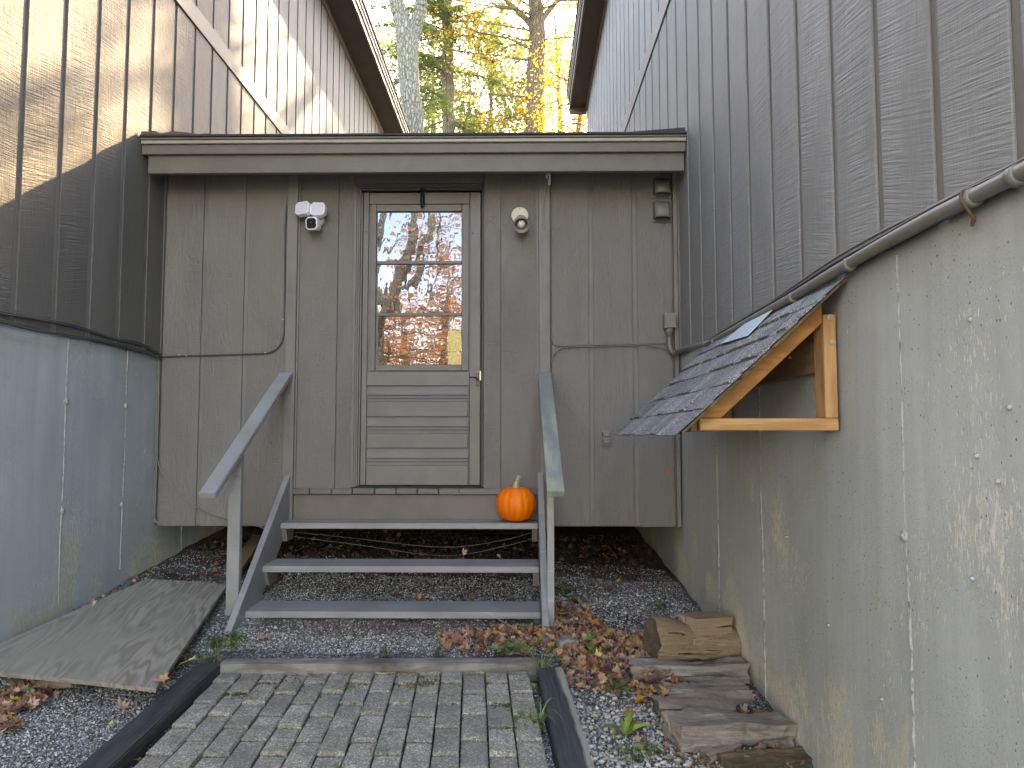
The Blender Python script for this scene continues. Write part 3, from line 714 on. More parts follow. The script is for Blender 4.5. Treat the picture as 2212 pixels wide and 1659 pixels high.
# ================================================================ FIXTURES ON THE ENTRY WALL
Yf = YW - .005
def disc(name, r_, d, mat, parent, M_, n=28):
    bm = bmesh.new(); bmesh.ops.create_cone(bm, cap_ends=True, segments=n, radius1=r_, radius2=r_, depth=d)
    bmesh.ops.bevel(bm, geom=[e for e in bm.edges if e.calc_face_angle(0) > 1], offset=min(.003, d * .3), segments=2, affect='EDGES')
    return add(name, from_bm('disc', bm), mat, parent, M_)
FACE = Matrix.Rotation(R(90), 4, 'X')    # local z -> -Y
def rbox(sx, sy, sz, r_=.012):
    bm = bmesh.new(); bmesh.ops.create_cube(bm, size=1)
    for v in bm.verts: v.co = Vector((v.co.x * sx, v.co.y * sy, v.co.z * sz))
    ve = [e for e in bm.edges if abs((e.verts[0].co - e.verts[1].co).y) > sy * .5]
    bmesh.ops.bevel(bm, geom=ve, offset=r_, segments=4, affect='EDGES')
    ed = [e for e in bm.edges if e.calc_face_angle(0) > 1.2]
    bmesh.ops.bevel(bm, geom=ed, offset=.004, segments=2, affect='EDGES')
    return from_bm('rbox', bm)
fc = bpt(690, 478)
flood = thing('floodlight_camera', 'white security camera with two square floodlight heads left of the door', 'security camera', fc)
disc('mount', .042, .035, M['white'], flood, Matrix.Translation((fc.x, Yf - .018, fc.z)) @ FACE)
tube('neck', [(fc.x, Yf - .03, fc.z + .02), (fc.x - .02, Yf - .07, fc.z + .05), (fc.x - .03, Yf - .085, fc.z + .075)], .014, M['white'], flood)
for (u, v, rz, ry) in ((656, 452, -14, -4), (688, 454, -4, 3)):
    p = PY(u, v, Yf - .10); Mm = Matrix.Translation(p) @ Euler((R(-10), R(ry), R(rz))).to_matrix().to_4x4()
    h = add('lamp_head', rbox(.108, .05, .098, .013), M['white'], flood, Mm)
    add('lamp_lens', rbox(.088, .006, .078, .009), M['lens'], h, Mm @ Matrix.Translation((0, -.026, 0)))
tube('lamp_arm', [PY(664, 458, Yf - .07), PY(673, 462, Yf - .06), PY(683, 458, Yf - .07)], .009, M['white'], flood)
p = PY(677, 484, Yf - .10); Mm = Matrix.Translation(p) @ Euler((R(8), 0, R(-8))).to_matrix().to_4x4()
h = add('camera_body', rbox(.088, .07, .090, .012), M['white'], flood, Mm)
add('camera_face', rbox(.072, .006, .074, .009), M['black'], h, Mm @ Matrix.Translation((0, -.035, 0)))
disc('camera_lens', .010, .006, M['glint'], h, Mm @ Matrix.Translation((0, -.038, .008)) @ FACE, 16)
tube('camera_neck', [(fc.x - .01, Yf - .03, fc.z), (p.x, p.y + .02, p.z + .02)], .018, M['white'], flood, curve=False)

sp = bpt(1123, 467)
spot = thing('spotlight', 'round cream wall lamp with grey metal can and bare bulb right of the door', 'wall lamp', sp)
disc('wall_plate', .061, .018, M['disc'], spot, Matrix.Translation((sp.x, Yf - .009, sp.z)) @ FACE, 32)
Mc = Matrix.Translation((sp.x + .008, Yf - .03, sp.z - .045)) @ Euler((R(90 + 33), 0, R(2))).to_matrix().to_4x4()
can = add('lamp_can', lathe([(.0, -.01), (.040, -.008), (.046, .01), (.052, .12), (.055, .125), (.052, .124)], 32), M['can'], spot, Mc)
add('can_inside', lathe([(.0515, .1235), (.048, .1), (.040, .02), (.0, .015)], 32), M['canin'], can, Mc)
bm = bmesh.new(); bmesh.ops.create_uvsphere(bm, u_segments=20, v_segments=14, radius=.029)
add('bulb', from_bm('bulb', bm, True), M['bulb'], spot, Mc @ Matrix.Translation((0, 0, .082)))
disc('screw', .003, .006, M['black'], spot, Matrix.Translation((sp.x, Yf - .02, sp.z + .048)) @ FACE, 8)

hk = bpt(1184, 385)
hook = thing('wall_hook', 'white curved hook under the eave with a thin wire loop hanging down', 'hook', hk)
tube('hook_arm', [bpt(1187, 398) + Vector((0, -.05, 0)), bpt(1187, 388) + Vector((0, -.055, 0)), bpt(1184.5, 381) + Vector((0, -.06, 0)), bpt(1181, 386) + Vector((0, -.065, 0)), bpt(1180, 392) + Vector((0, -.065, 0))], .008, M['white'], hook)
add('hook_plate', box(.02, .03, .055, .008), M['white'], hook, bpt(1186, 397) + Vector((0, -.045, 0)))
tube('wire_loop', [bpt(1180, 391) + Vector((0, -.065, 0)), bpt(1177, 410) + Vector((0, -.06, 0)), bpt(1176, 450) + Vector((0, -.045, 0)), bpt(1175.5, 482) + Vector((0, -.04, 0)), bpt(1178, 492) + Vector((0, -.04, 0)), bpt(1174, 498) + Vector((0, -.04, 0)), bpt(1170, 492) + Vector((0, -.04, 0)), bpt(1172.5, 482) + Vector((0, -.04, 0)), bpt(1173, 450) + Vector((0, -.045, 0)), bpt(1177, 405) + Vector((0, -.06, 0))], .0022, M['wire'], hook, 6)

def vent(vt, vb, label):
    p = bpt(1429, (vt + vb) / 2); w = .118; hgt = (vb - vt) / 300
    t_ = thing('vent_hood', label, 'vent', p, 'exhaust vents beside the right corner')
    wbox('back_plate', p.x - w / 2 - .008, p.x + w / 2 + .008, Yf - .004, Yf + .001, p.z - hgt / 2 - .008, p.z + hgt / 2 + .012, M['conduit'], t_, .002)
    n = 12; vs, fs = [], []
    for j, (zz, dep) in enumerate(((hgt / 2, .02), (hgt * .2, .045), (-hgt / 2 + .012, .07))):
        for i in range(n + 1):
            x = -w / 2 + w * i / n; b_ = math.sqrt(max(0, 1 - (2 * i / n - 1) ** 2)) ** .6
            vs.append((p.x + x, Yf - .005 - dep * b_ , p.z + zz))
    for j in range(2):
        for i in range(n): a = j * (n + 1) + i; fs.append((a, a + 1, a + n + 2, a + n + 1))
    vs2 = len(vs); vs.append((p.x, Yf - .003, p.z + hgt / 2)); 
    for i in range(n): fs.append((vs2, i + 1, i))
    me = mesh('hood', vs, fs, True); o = add('hood', me, M['conduit'], t_)
    md = o.modifiers.new('t', 'SOLIDIFY'); md.thickness = .004
    wbox('flap', p.x - w / 2 + .006, p.x + w / 2 - .006, Yf - .03, Yf - .02, p.z - hgt / 2 + .0, p.z - hgt / 2 + .02, M['soffit'], t_, .003)
vent(389, 427, 'grey exhaust vent hood directly under the eave, upper of two')
vent(438, 479, 'grey exhaust vent hood below another one by the right corner')
oc = bpt(1309, 946)
out = thing('outlet_cover', 'grey double outlet cover with two latched flaps low on the entry wall', 'outlet', oc)
wbox('plate', oc.x - .036, oc.x + .036, Yf - .008, Yf + .001, oc.z - .056, oc.z + .056, M['conduit'], out, .003)
for dz in (.026, -.024):
    wbox('flap', oc.x - .024, oc.x + .026, Yf - .022, Yf - .009, oc.z + dz - .018, oc.z + dz + .018, M['conduit'], out, .005)
    wbox('latch', oc.x - .029, oc.x - .0245, Yf - .02, Yf - .009, oc.z + dz - .01, oc.z + dz + .012, M['black'], out, .001)
jb = bpt(1443, 696)
jbox = thing('junction_box', 'grey metal junction box with conduit elbow beside the right corner', 'junction box', jb)
wbox('box_body', jb.x - .040, jb.x + .042, Yf - .06, Yf, jb.z - .055, jb.z + .060, M['conduit'], jbox, .005)
wbox('box_lid', jb.x - .034, jb.x + .044, Yf - .068, Yf - .061, jb.z - .05, jb.z + .055, M['conduit'], jbox, .003)
for a, b in ((-.03, .05), (.038, .05), (-.03, -.045), (.038, -.045)): disc('screw', .004, .004, M['steel'], jbox, Matrix.Translation((jb.x + a, Yf - .070, jb.z + b)) @ FACE, 8)
add('box_fitting', lathe([(0, 0), (.030, 0), (.030, .02), (.019, .035), (.019, .055), (0, .055)], 18), M['conduit'], jbox, Matrix.Translation((jb.x, Yf - .032, jb.z - .056)) @ Matrix.Rotation(R(180), 4, 'X'))

# ---- conduit along the right house and cables
Xc = XR - .028
def onR(u, v, off=.028): return PX(u, v, XR - off)
cond = thing('conduit', 'fat grey electrical conduit running along the right house above the concrete', 'conduit', onR(1700, 640))
tube('pipe', [(jb.x, Yf - .032, jb.z - .10), (jb.x, Yf - .033, jb.z - .17), (jb.x + .012, Yf - .036, jb.z - .215), (jb.x + .05, Yf - .045, jb.z - .238), (XR - .05, Yf - .08, jb.z - .232), (XR - .034, Yf - .16, jb.z - .226), onR(1530, 741)], .017, M['conduit'], cond, 12)
P0 = [(1530, 741), (1620, 690), (1700, 646), (1800, 586), (1900, 528), (2010, 468), (2110, 418), (2205, 370), (2290, 322), (2420, 250)]
tube('pipe', [onR(u, v + 3) for u, v in P0], .0195, M['conduit'], cond, 12)
for (u, v) in ((1545, 735), (1715, 640), (1835, 568), (2100, 425), (2195, 377)):
    p = onR(u, v + 3); dv = (onR(u + 40, v - 20) - p).normalized(); 
    vs_, fs_ = tube_data([p - dv * .014, p - dv * .01, p + dv * .01, p + dv * .014], [.020, .0245, .0245, .020], 14)
    add('coupling', mesh('c', vs_, fs_, True), M['conduit'], cond)
p = onR(2100, 428); tube('strap', [p + Vector((-.02, 0, .022)), p + Vector((-.026, .003, -.0)), p + Vector((-.008, .004, -.03)), p + Vector((.006, .006, -.05)), p + Vector((.01, .02, -.062)), p + Vector((.012, .012, -.04))], .004, M['rust'], cond)
r2 = random.Random(5)
for k, (dv, off, rr, mt, lab) in enumerate(((-13, .012, .0052, 'cable', 'uppermost thin dark cable above the fat conduit on the right house'),
                                    (-21, .010, .0048, 'cable_g', 'grey cable looping away from the conduit near the awning top'),
                                    (-15.5, .019, .0056, 'cable', 'dark cable lying directly on the fat conduit of the right house'))):
    pts = []
    for i, (u, v) in enumerate(P0):
        wob = r2.uniform(-2.5, 2.5) - (6 if (k == 1 and i in (3, 4)) else 0) + (6 if (k == 1 and i in (0, 1)) else 0)
        sc_ = 1.0 + .18 * i / 5
        pts.append(onR(u, v + dv * sc_ * .8 + wob + (5 if i < 2 else 0), off))
    o = tube('cable', pts, rr, M[mt]); tag(o, lab, 'cable', 'cables on the right house')
# two thin cables across the entry wall on the right
def onB(u, v, d=.008): return PY(u, v, YW - d)
tag(tube('cable', [onB(1190, 575), onB(1190, 690), onB(1192, 733), onB(1202, 746), onB(1240, 746), onB(1300, 745), onB(1370, 743), onB(1440, 741, .012), onB(1446, 741, .03)], .0042, M['cable_g']), 'thin grey cable crossing the entry wall to the junction box elbow', 'cable', 'cables on the right part of the entry wall')
tag(tube('cable', [onB(1190, 788), onB(1194, 772), onB(1206, 757), onB(1225, 750.5), onB(1300, 748.5), onB(1370, 746.5), onB(1392, 744), onB(1430, 752, .02), onB(1456, 758, .03), PX(1478, 757, XR - .02)], .0042, M['cable_g']), 'thin grey cable that curves down behind the right handrail', 'cable', 'cables on the right part of the entry wall')
for (u, v) in ((1225, 750), (1392, 745)): pass
# left side cables
def onL(u, v, off=.012): return PX(u, v, XL + off)
CL = [(-90, 660), (0, 677), (80, 690), (160, 706), (240, 731), (300, 744), (338, 762)]
CL2 = [(-90, 672), (0, 691), (60, 708), (140, 722), (220, 735), (290, 752), (338, 770)]
for k, (P_, dv, lab) in enumerate(((CL, -4, 'black cable sagging highest along the foot of the left siding'), (CL, 0, 'second black cable along the foot of the left siding, close under the highest'), (CL2, 0, 'black cable running on the top edge of the left concrete'), (CL2, 4, 'lowest black cable over the left concrete'))):
    pts = [onL(u, v + dv * (1 if i % 2 else .6), .006 + .004 * k) for i, (u, v) in enumerate(P_)]
    pts.append(Vector((XL + .015, YW - .012, pts[-1].z - .01)))
    tag(tube('cable', pts, .0056, M['cable']), lab, 'cable', 'cables on the left house')
tag(tube('cable', [onB(346, 771), onB(400, 769), onB(440, 768), onB(500, 766), onB(560, 764), onB(585, 761), onB(603, 748), onB(612, 727), onB(614, 700), onB(615, 600), onB(617, 470), onB(624, 420), onB(630, 372, .02)], .0062, M['cable']), 'black cable stapled across the left of the entry wall then up beside the door post', 'cable')
tag(tube('cable', [onB(339, 990), onB(348, 1015), onB(368, 1045), onB(398, 1077), onB(440, 1104), onB(500, 1124), onB(560, 1137), (bx(585), YW + .01, .66), (bx(600), YW + .1, .60)], .0052, M['conduit']), 'pale grey cable curving low across the left of the entry wall under the handrail', 'cable')
for k, (u, mt) in enumerate(((338, 'conduit'), (341.5, 'cable_g'))):
    tag(tube('cable', [onB(344, 775, .02), onB(u + 2, 800, .018), onB(u, 900, .018), onB(u - 3, 1000, .018), onB(u - 6, 1080, .018), onB(u - 8, 1118, .018), onB(u + 4, 1130, .02), onB(u + 14, 1136, .01)], .005, M[mt]),
        ('thin grey cable dropping down the left corner of the entry wall, nearer the concrete', 'thin grey cable dropping down the left corner of the entry wall, nearer the door')[k], 'cable', 'cables in the left corner')
for (u, v) in ((387, 767), (403, 769), (573, 762), (612, 690), (340, 989)):
    tag(add('cable_clip', box(.012, .012, .008, .002), M['steel'], None, onB(u, v, .010)), {387: 'small clip on black cable nearest the left corner', 403: 'second small clip on black cable from the left corner', 573: 'small clip at the bend of the black cable', 612: 'small clip above the bend of the black cable', 340: 'small clip atop the pale curving cable in the left corner'}[u], 'clip')
o = add('ribbon', box(.008, .004, .03, .001), M['orange_bit'], None, onB(1444, 1022, .012)); tag(o, 'tiny orange tag hanging on the entry wall above its lower right corner', 'tag')

# ================================================================ STEPS
steps = thing('porch_steps', 'grey painted open wooden steps with three treads and two handrails', 'steps', (-.76, 4.0, .26))
SX0, SX1 = -1.645, .113
for (yf, zt, dep) in ((4.69, .752, .225), (4.35, .527, .27), (4.055, .321, .27)):
    beam('tread', (SX0, yf + dep / 2, zt - .019), (SX1, yf + dep / 2, zt - .019), dep, .038, M['step'], steps, bev=.006, seg=2)
    for s in (0, 1):
        x = SX0 + .02 if s == 0 else SX1 - .02
        vs = [(x - .018, yf + .02, zt - .04), (x - .018, yf + dep - .03, zt - .04), (x - .018, yf + dep - .06, zt - .13), (x - .018, yf + .06, zt - .13)]
        vs += [(a + .036, b, c) for a, b, c in vs]
        add('cleat', mesh('cleat', vs, [(0, 1, 2, 3), (7, 6, 5, 4), (0, 4, 5, 1), (1, 5, 6, 2), (2, 6, 7, 3), (3, 7, 4, 0)]), M['trim'], steps)
def stringer(x0, x1, yb, zb, yt, zt, drop, lean=0):
    # side profile: top edge line then lower edge, plumb cuts
    gz = zb - .02
    prof = [(yb, gz - .10), (yb, gz + .02), (yt, zt), (yt, zt - drop - .04), (yb + .22, gz - .10)]
    vs = [(x + lean * (1 - (y - yb) / (yt - yb)), y, z) for x in (x0, x1) for y, z in prof]; n = len(prof)
    bm = bmesh.new(); v = [bm.verts.new(q) for q in vs]
    for i in range(n): bm.faces.new([v[i], v[(i + 1) % n], v[n + (i + 1) % n], v[n + i]])
    bm.faces.new(v[:n]); bm.faces.new(v[n:]); bmesh.ops.bevel(bm, geom=bm.edges[:], offset=.003, segments=1, affect='EDGES')
    return add('stringer', from_bm('stringer', bm), M['step'], steps)
stringer(SX0 - .043, SX0 - .003, 3.84, .26, 4.90, 1.07, .30, .043)
stringer(SX1 + .003, SX1 + .043, 3.80, .24, 4.90, 1.09, .30)
# handrails: flat boards on posts
def rail(x, y0, z0, y1, z1, w, mat):
    return beam('handrail', (x, y0, z0), (x + .0, y1, z1), w, .038, mat, steps, bev=.004, seg=2)
lt = PY(618, 803, 4.87); lb = PY(448, 1064, 3.72)
beam('handrail', (lb.x, lb.y, lb.z - .019), (lt.x, lt.y, lt.z - .019), .092, .036, M['rail'], steps, bev=.004, seg=2)
rt_ = PY(1176, 803, 4.87); rb = PY(1201, 1060, 3.72)
beam('handrail', (rb.x, rb.y, rb.z - .019), (rt_.x, rt_.y, rt_.z - .019), .092, .036, M['railmoss'], steps, bev=.004, seg=2)
def rz_at(a, b, y): return a.z + (b.z - a.z) * (y - a.y) / (b.y - a.y) - .045
for (u0, u1, yv, a, b, vv) in ((489, 517, 4.09, lb, lt, 1200), (1182, 1197.5, 3.96, rb, rt_, 1200)):
    x0 = PY(u0, vv, yv).x; x1 = PY(u1, vv, yv).x; xm = (x0 + x1) / 2; w = min(.075, x1 - x0)
    g = G(xm, yv) - .05
    hexa('rail_post', [(xm - w / 2, yv, g), (xm + w / 2, yv, g), (xm + w / 2, yv + .04, g), (xm - w / 2, yv + .04, g),
         (xm - w / 2, yv, rz_at(a, b, yv)), (xm + w / 2, yv, rz_at(a, b, yv)), (xm + w / 2, yv + .04, rz_at(a, b, yv + .04)), (xm - w / 2, yv + .04, rz_at(a, b, yv + .04))], M['step'], steps)
# two sagging wires behind the top riser
for k, (za, sag) in enumerate(((.66, .10), (.63, .13))):
    pts = [(SX0 - .1, YW + .0, za + .01), (-1.2, YW - .02, za - sag * .4), (-.55, YW - .04, za - sag), (-.1, YW - .03, za - sag * .45), (SX1 + .05, YW + .0, za + .03 - .02 * k)]
    tag(tube('wire', pts, .0013, M['wire'], None, 5), ('upper thin wire sagging in the dark gap under the top tread', 'lower thin wire sagging in the dark gap under the top tread')[k], 'wire', 'wires under the steps')

# ================================================================ PUMPKIN
pc = PY(1114.5, 1080, 4.80)
pk = thing('pumpkin', 'round orange pumpkin at the right end of the top tread', 'pumpkin', (pc.x, pc.y, .752))
vs, fs = [], []; NU, NV = 88, 22; RR = .140
for j in range(NV + 1):
    ph = math.pi * j / NV
    for i in range(NU):
        th = 2 * math.pi * i / NU
        rib = abs(math.sin(th * 8 + .35 * math.sin(th * 2))) ** .45
        r_ = RR * math.sin(ph) ** .86 * (.94 + .06 * rib * (1 if .05 < j / NV < .97 else .6)) if 0 < j < NV else .004
        z = .128 * math.cos(ph) * (1 - .16 * math.exp(-(r_ / .05) ** 2) * (1 if ph < 1.5 else .9))
        vs.append((r_ * math.cos(th), r_ * math.sin(th), z + .122))
for j in range(NV):
    for i in range(NU): fs.append((j * NU + i, (j + 1) * NU + i, (j + 1) * NU + (i + 1) % NU, j * NU + (i + 1) % NU))
fs.append(tuple(range(NU))[::-1]) ; fs.append(tuple(NV * NU + i for i in range(NU)))
add('body', mesh('pumpkin', vs, fs, True), M['pumpkin'], pk, (pc.x, pc.y, .752))
sv, sf = [], []
path = [(0, 0, .222), (.0, 0, .245), (.006, -.004, .27), (.016, -.006, .295), (.028, -.006, .318)]
for i, p in enumerate(smooth_path(path, 4)):
    f_ = 1 - min(1, i / 17); rr = .010 + .016 * max(0, f_ - .55) / .45 + .003 * (1 - f_)
    for k in range(20):
        th = 2 * math.pi * k / 20; q = rr * (1 + .22 * math.cos(th * 5 + i * .12)); sv.append((p[0] + q * math.cos(th), p[1] + q * math.sin(th), p[2] + .4 * q * math.cos(th) * -1 * (i / 17)))
nn = len(sv) // 20
for i in range(nn - 1):
    for k in range(20): sf.append((i * 20 + k, i * 20 + (k + 1) % 20, (i + 1) * 20 + (k + 1) % 20, (i + 1) * 20 + k))
sf.append(tuple((nn - 1) * 20 + k for k in range(20)))
add('stem', mesh('stem', sv, sf, True), M['stem'], pk, (pc.x, pc.y, .752))

# ================================================================ AWNING on the right wall
AX0, AX1, AY0, AY1 = .543, 1.132, 2.37, 3.93
AZ0, AZ1 = 1.352, 1.90
aw = thing('window_awning', 'small shingled awning on orange pine brackets bolted to the right concrete', 'awning', (XR, 3.1, 1.37))
sl = Vector((AX1 - AX0, 0, AZ1 - AZ0)); SLn = sl.length; su = sl.normalized(); nrm = Vector((-su.z, 0, su.x))
def RP(s, y, h=0.0): return Vector((AX0, y, AZ0)) + su * s + nrm * h
def slab(name, s0, s1, y0, y1, h00, h01, h10, h11, mat, parent, bev=0, jit=0):
    # h00 bottom height at s0, h01 top at s0, h10 bottom at s1, h11 top at s1
    j = lambda: rnd.uniform(-jit, jit)
    e0, e1 = j(), j()
    p = [RP(s0 + e0, y0, h00), RP(s0 + e1, y1, h00), RP(s1, y1, h10), RP(s1, y0, h10), RP(s0 + e0, y0, h01), RP(s0 + e1, y1, h01), RP(s1, y1, h11), RP(s1, y0, h11)]
    return hexa(name, p, mat, parent, bev)
slab('deck', .015, SLn, AY0 + .012, AY1 - .012, -.011, -.002, -.011, -.002, M['log_rot'], aw)
ncourse = 6; ex = SLn / ncourse
for ci in range(ncourse):
    y = AY0 - (0 if ci % 2 == 0 else 0); s0 = ci * ex - .012
    edges = [AY0]
    while edges[-1] < AY1 - .08: edges.append(edges[-1] + rnd.choice((.07, .10, .13, .16)) * rnd.uniform(.9, 1.1))
    edges[-1] = AY1 + rnd.uniform(-.006, .004)
    for a, b in zip(edges[:-1], edges[1:]):
        thick = rnd.choice((.005, .006, .011, .013)); base = .005 if thick < .007 else .005
        slab('shingle', s0 + rnd.uniform(-.004, .004), min(SLn, s0 + ex + .05), a + .004, b - .004, .0055, .0055 + thick, .0, .004, M['shingle'], aw, .0008, .003)
# pale loose sheet
def on_roof(u, v):
    d = _ray(u, v); o = Vector((AX0, 0, AZ0)); t_ = (o - _O).dot(nrm) / d.dot(nrm); return _O + d * t_
q = [on_roof(*p) for p in ((1562, 750), (1622, 733), (1676, 677), (1619, 703))]
vs = [p + nrm * .020 for p in q] + [p + nrm * .022 for p in q]
tag(add('flat_sheet', mesh('sheet', vs, [(0, 1, 2, 3), (7, 6, 5, 4), (0, 4, 5, 1), (1, 5, 6, 2), (2, 6, 7, 3), (3, 7, 4, 0)]), M['patch']), 'pale blue flat sheet lying on the upper shingles of the awning', 'sheet')
# brackets: near and far triangle
for (yb, m1, m2, m3) in ((2.465, 'pine_pale', 'pine', 'pine_pale'), (3.70, 'pine', 'pine', 'pine')):
    zb = PX(1816, 930, XR).z
    xo = XR - .002
    wbox('bracket_beam', .640, xo, yb, yb + .088, zb, zb + .044, M['pine_pale'], aw, .003).name
    # re-lay grain along x by using the default local x
    hh = zb + .0445
    beam('bracket_post', (xo - .023, yb + .044, hh), (xo - .023, yb + .044, AZ1 - .115), .088, .045, M[m1], aw, up=(1, 0, 0), bev=.003)
    # rafter: from outer end up to the post, cut level at the foot
    th = .058; a0 = RP(.06, yb, -.018); 
    lo = lambda y, d: None
    def rp(zlevel, h): # point on the line parallel to the roof at depth h with height zlevel
        base = Vector((AX0, 0, AZ0)) + nrm * h; s = (zlevel - base.z) / su.z; return (base + su * s)
    top = xo - .048
    def rx(xlevel, h):
        base = Vector((AX0, 0, AZ0)) + nrm * h; s = (xlevel - base.x) / su.x; return (base + su * s)
    A, B = rp(hh, -.018), rp(hh, -.018 - th); C, D = rx(top, -.018 - th), rx(top, -.018)
    P_ = [A, B, C, D]
    hexa('rafter', [(p.x, yb + .002, p.z) for p in P_] + [(p.x, yb + .042, p.z) for p in P_], M[m2], aw, .003)
for u, v in ((1793, 685), (1799, 739)):
    p = PY(u, v, 2.461)
    disc('bolt', .0105, .004, M['steel'], aw, Matrix.Translation((p.x, 2.462, p.z)) @ FACE, 20)
    disc('bolt', .0065, .008, M['steel'], aw, Matrix.Translation((p.x, 2.458, p.z)) @ FACE, 6)
beam('ledger_board', (XR - .022, 2.56, 1.665), (XR - .022, 3.70, 1.665), .036, .165, M['pine_grey'], aw, bev=.003)
beam('front_board', (.625, 2.49, AZ0 + .035), (.625, 3.76, AZ0 + .035), .025, .05, M['pine_grey'], aw, bev=.003)
p = PX(1709, 772, XR - .041); add('nail', box(.02, .006, .01, .002), M['steel'], aw, p)

# ================================================================ PAVERS, TIMBERS, PLYWOOD
path = thing('paver_path', 'path of grey-green concrete brick pavers laid in running bond', None, (-.7, 3.5, .19), None, 'structure')
TH = R(4.0)
def PP(a, b, dz=0):      # a across, b along (away), origin at the far left corner of the field
    ox, oy = -1.485, 3.545
    x = ox + a * math.cos(TH) - b * math.sin(TH); y = oy + a * math.sin(TH) * .15 + b * math.cos(TH)
    return x, y, .19 + .045 * (y - 3.5) + dz
bw, bl = .1085, .222
pm_ = []
for k in range(5):
    bm = bmesh.new(); bmesh.ops.create_cube(bm, size=1)
    for v in bm.verts: v.co = Vector((v.co.x * (bw - .0085), v.co.y * (bl - .0135), v.co.z * .06))
    bmesh.ops.bevel(bm, geom=[e for e in bm.edges if (e.verts[0].co.z + e.verts[1].co.z) > .0], offset=.003 + .0005 * k, segments=2, affect='EDGES')
    for v in bm.verts: v.co += Vector((rnd.uniform(-.0012, .0012) - math.tan(TH) * v.co.y, rnd.uniform(-.0012, .0012), 0))
    me = from_bm('paver', bm); me.materials.append(M['paver']); pm_.append(me)
half = {}
nb = 0
for i in range(14):
    y = -.02 - (bl / 2 if i % 2 else 0) * 1.0
    if i % 2:      # half brick at the far end
        a = (i + .5) * bw; x, yy, z = PP(a, -.02 - bl / 4 + bl * .0)
        me = bpy.data.meshes.get('paver_half')
        if not me:
            me = box(bw - .007, bl / 2 - .007, .06, .004); me.name = 'paver_half'; me.materials.append(M['paver'])
        add('brick', me, None, path, Matrix.Translation((x, yy, z - .03)) @ Matrix.Rotation(rnd.uniform(-.006, .006) + TH * .5, 4, 'Z'))
    for j in range(9):
        a = (i + .5) * bw; b = y - bl * (j + .5)
        x, yy, z = PP(a, b, rnd.uniform(-.0045, .004))
        Mx = Matrix.Translation((x, yy, z - .03)) @ Matrix.Rotation(rnd.uniform(-.006, .006), 4, 'Z') @ Matrix.Rotation(rnd.uniform(-.012, .012), 4, 'X') @ Matrix.Rotation(rnd.uniform(-.012, .012) + .0, 4, 'Y')
        add('brick', rnd.choice(pm_), None, path, Mx); nb += 1
def timber(label, p0, p1, w, h, mat, jit=.002):
    o = beam('edging_timber', p0, p1, w, h, mat, None, bev=.006, seg=2, jit=jit); return tag(o, label, 'timber', 'timbers edging the paver path')
zt = .225
l0 = PZ(455, 1428, zt + .01); l1 = PZ(195, 1659, .19)
dl = (l1 - l0); l2 = l0 + dl * 1.9
timber('black stained timber along the left side of the paver path', (l0.x, l0.y, zt - .04), (l2.x, l2.y, zt - .04 + (l1.z - l0.z) * 1.9), .125, .09, M['tim_dark'])
r0 = PZ(1188, 1440, zt); r1 = PZ(1247, 1659, .155)
dr = r1 - r0; r2_ = r0 + dr * 2
timber('black stained timber with worn grey edge along the right side of the path', (r0.x, r0.y, zt - .045), (r2_.x, r2_.y, .155 - .045 - .06), .125, .09, M['tim_edge'])
c0 = PZ(478, 1429, zt); c1 = PZ(1160, 1427, zt)
timber('weathered grey timber across the head of the path below the steps', (c0.x, c0.y - .01, zt - .042), (c1.x, c1.y, zt - .042), .095, .09, M['tim_grey'])

plyc = [PZ(-120, 1440, .315), PZ(337, 1484, .27), PZ(492, 1262, .40), PZ(318, 1250, .45)]
# bowed sheet
n1, n2 = 20, 20; vs, fs = [], []
for k in (0, 1):
    for j in range(n2 + 1):
        for i in range(n1 + 1):
            a, b = i / n1, j / n2
            p = (plyc[0] * (1 - a) + plyc[1] * a) * (1 - b) + (plyc[3] * (1 - a) + plyc[2] * a) * b
            z = p.z + .012 * math.sin(a * 3.1) * math.sin(b * 3) - .02 * (1 - b) * (a - .5) ** 2 - .019 * k
            vs.append((p.x, p.y, z))
Np = (n1 + 1) * (n2 + 1)
for k in (0, 1):
    for j in range(n2):
        for i in range(n1):
            a = k * Np + j * (n1 + 1) + i; f_ = (a, a + 1, a + n1 + 2, a + n1 + 1); fs.append(f_ if k == 0 else f_[::-1])
for i in range(n1):
    fs.append((i, Np + i, Np + i + 1, i + 1)); a = n2 * (n1 + 1) + i; fs.append((a + 1, Np + a + 1, Np + a, a))
for j in range(n2):
    a = j * (n1 + 1); fs.append((a, a + n1 + 1, Np + a + n1 + 1, Np + a)); a += n1; fs.append((a + n1 + 1, a, Np + a, Np + a + n1 + 1))
# local x along the sheet's length (grain), as the photo shows
cen = sum(plyc, Vector()) / 4; dirx = (plyc[2] - plyc[1]).normalized()
Mp = Matrix.Translation(cen) @ Matrix.Rotation(math.atan2(dirx.y, dirx.x), 4, 'Z'); Mi = Mp.inverted()
me = mesh('plywood', [Mi @ Vector(v) for v in vs], fs); ply = add('plywood_sheet', me, M['ply'], None, Mp)
tag(ply, 'large weathered plywood sheet lying on the ground left of the steps', 'plywood')
tag(beam('scrap_board', PZ(20, 1476, .23), PZ(165, 1470, .23), .09, .03, M['log_brown'], None, jit=.004), 'brown board end under the near edge of the plywood', 'board')
tag(beam('scrap_board', PZ(505, 1235, .42), PZ(560, 1160, .55), .10, .04, M['pine_grey'], None, jit=.003), 'old plank leaning in the shade behind the left rail post', 'board')

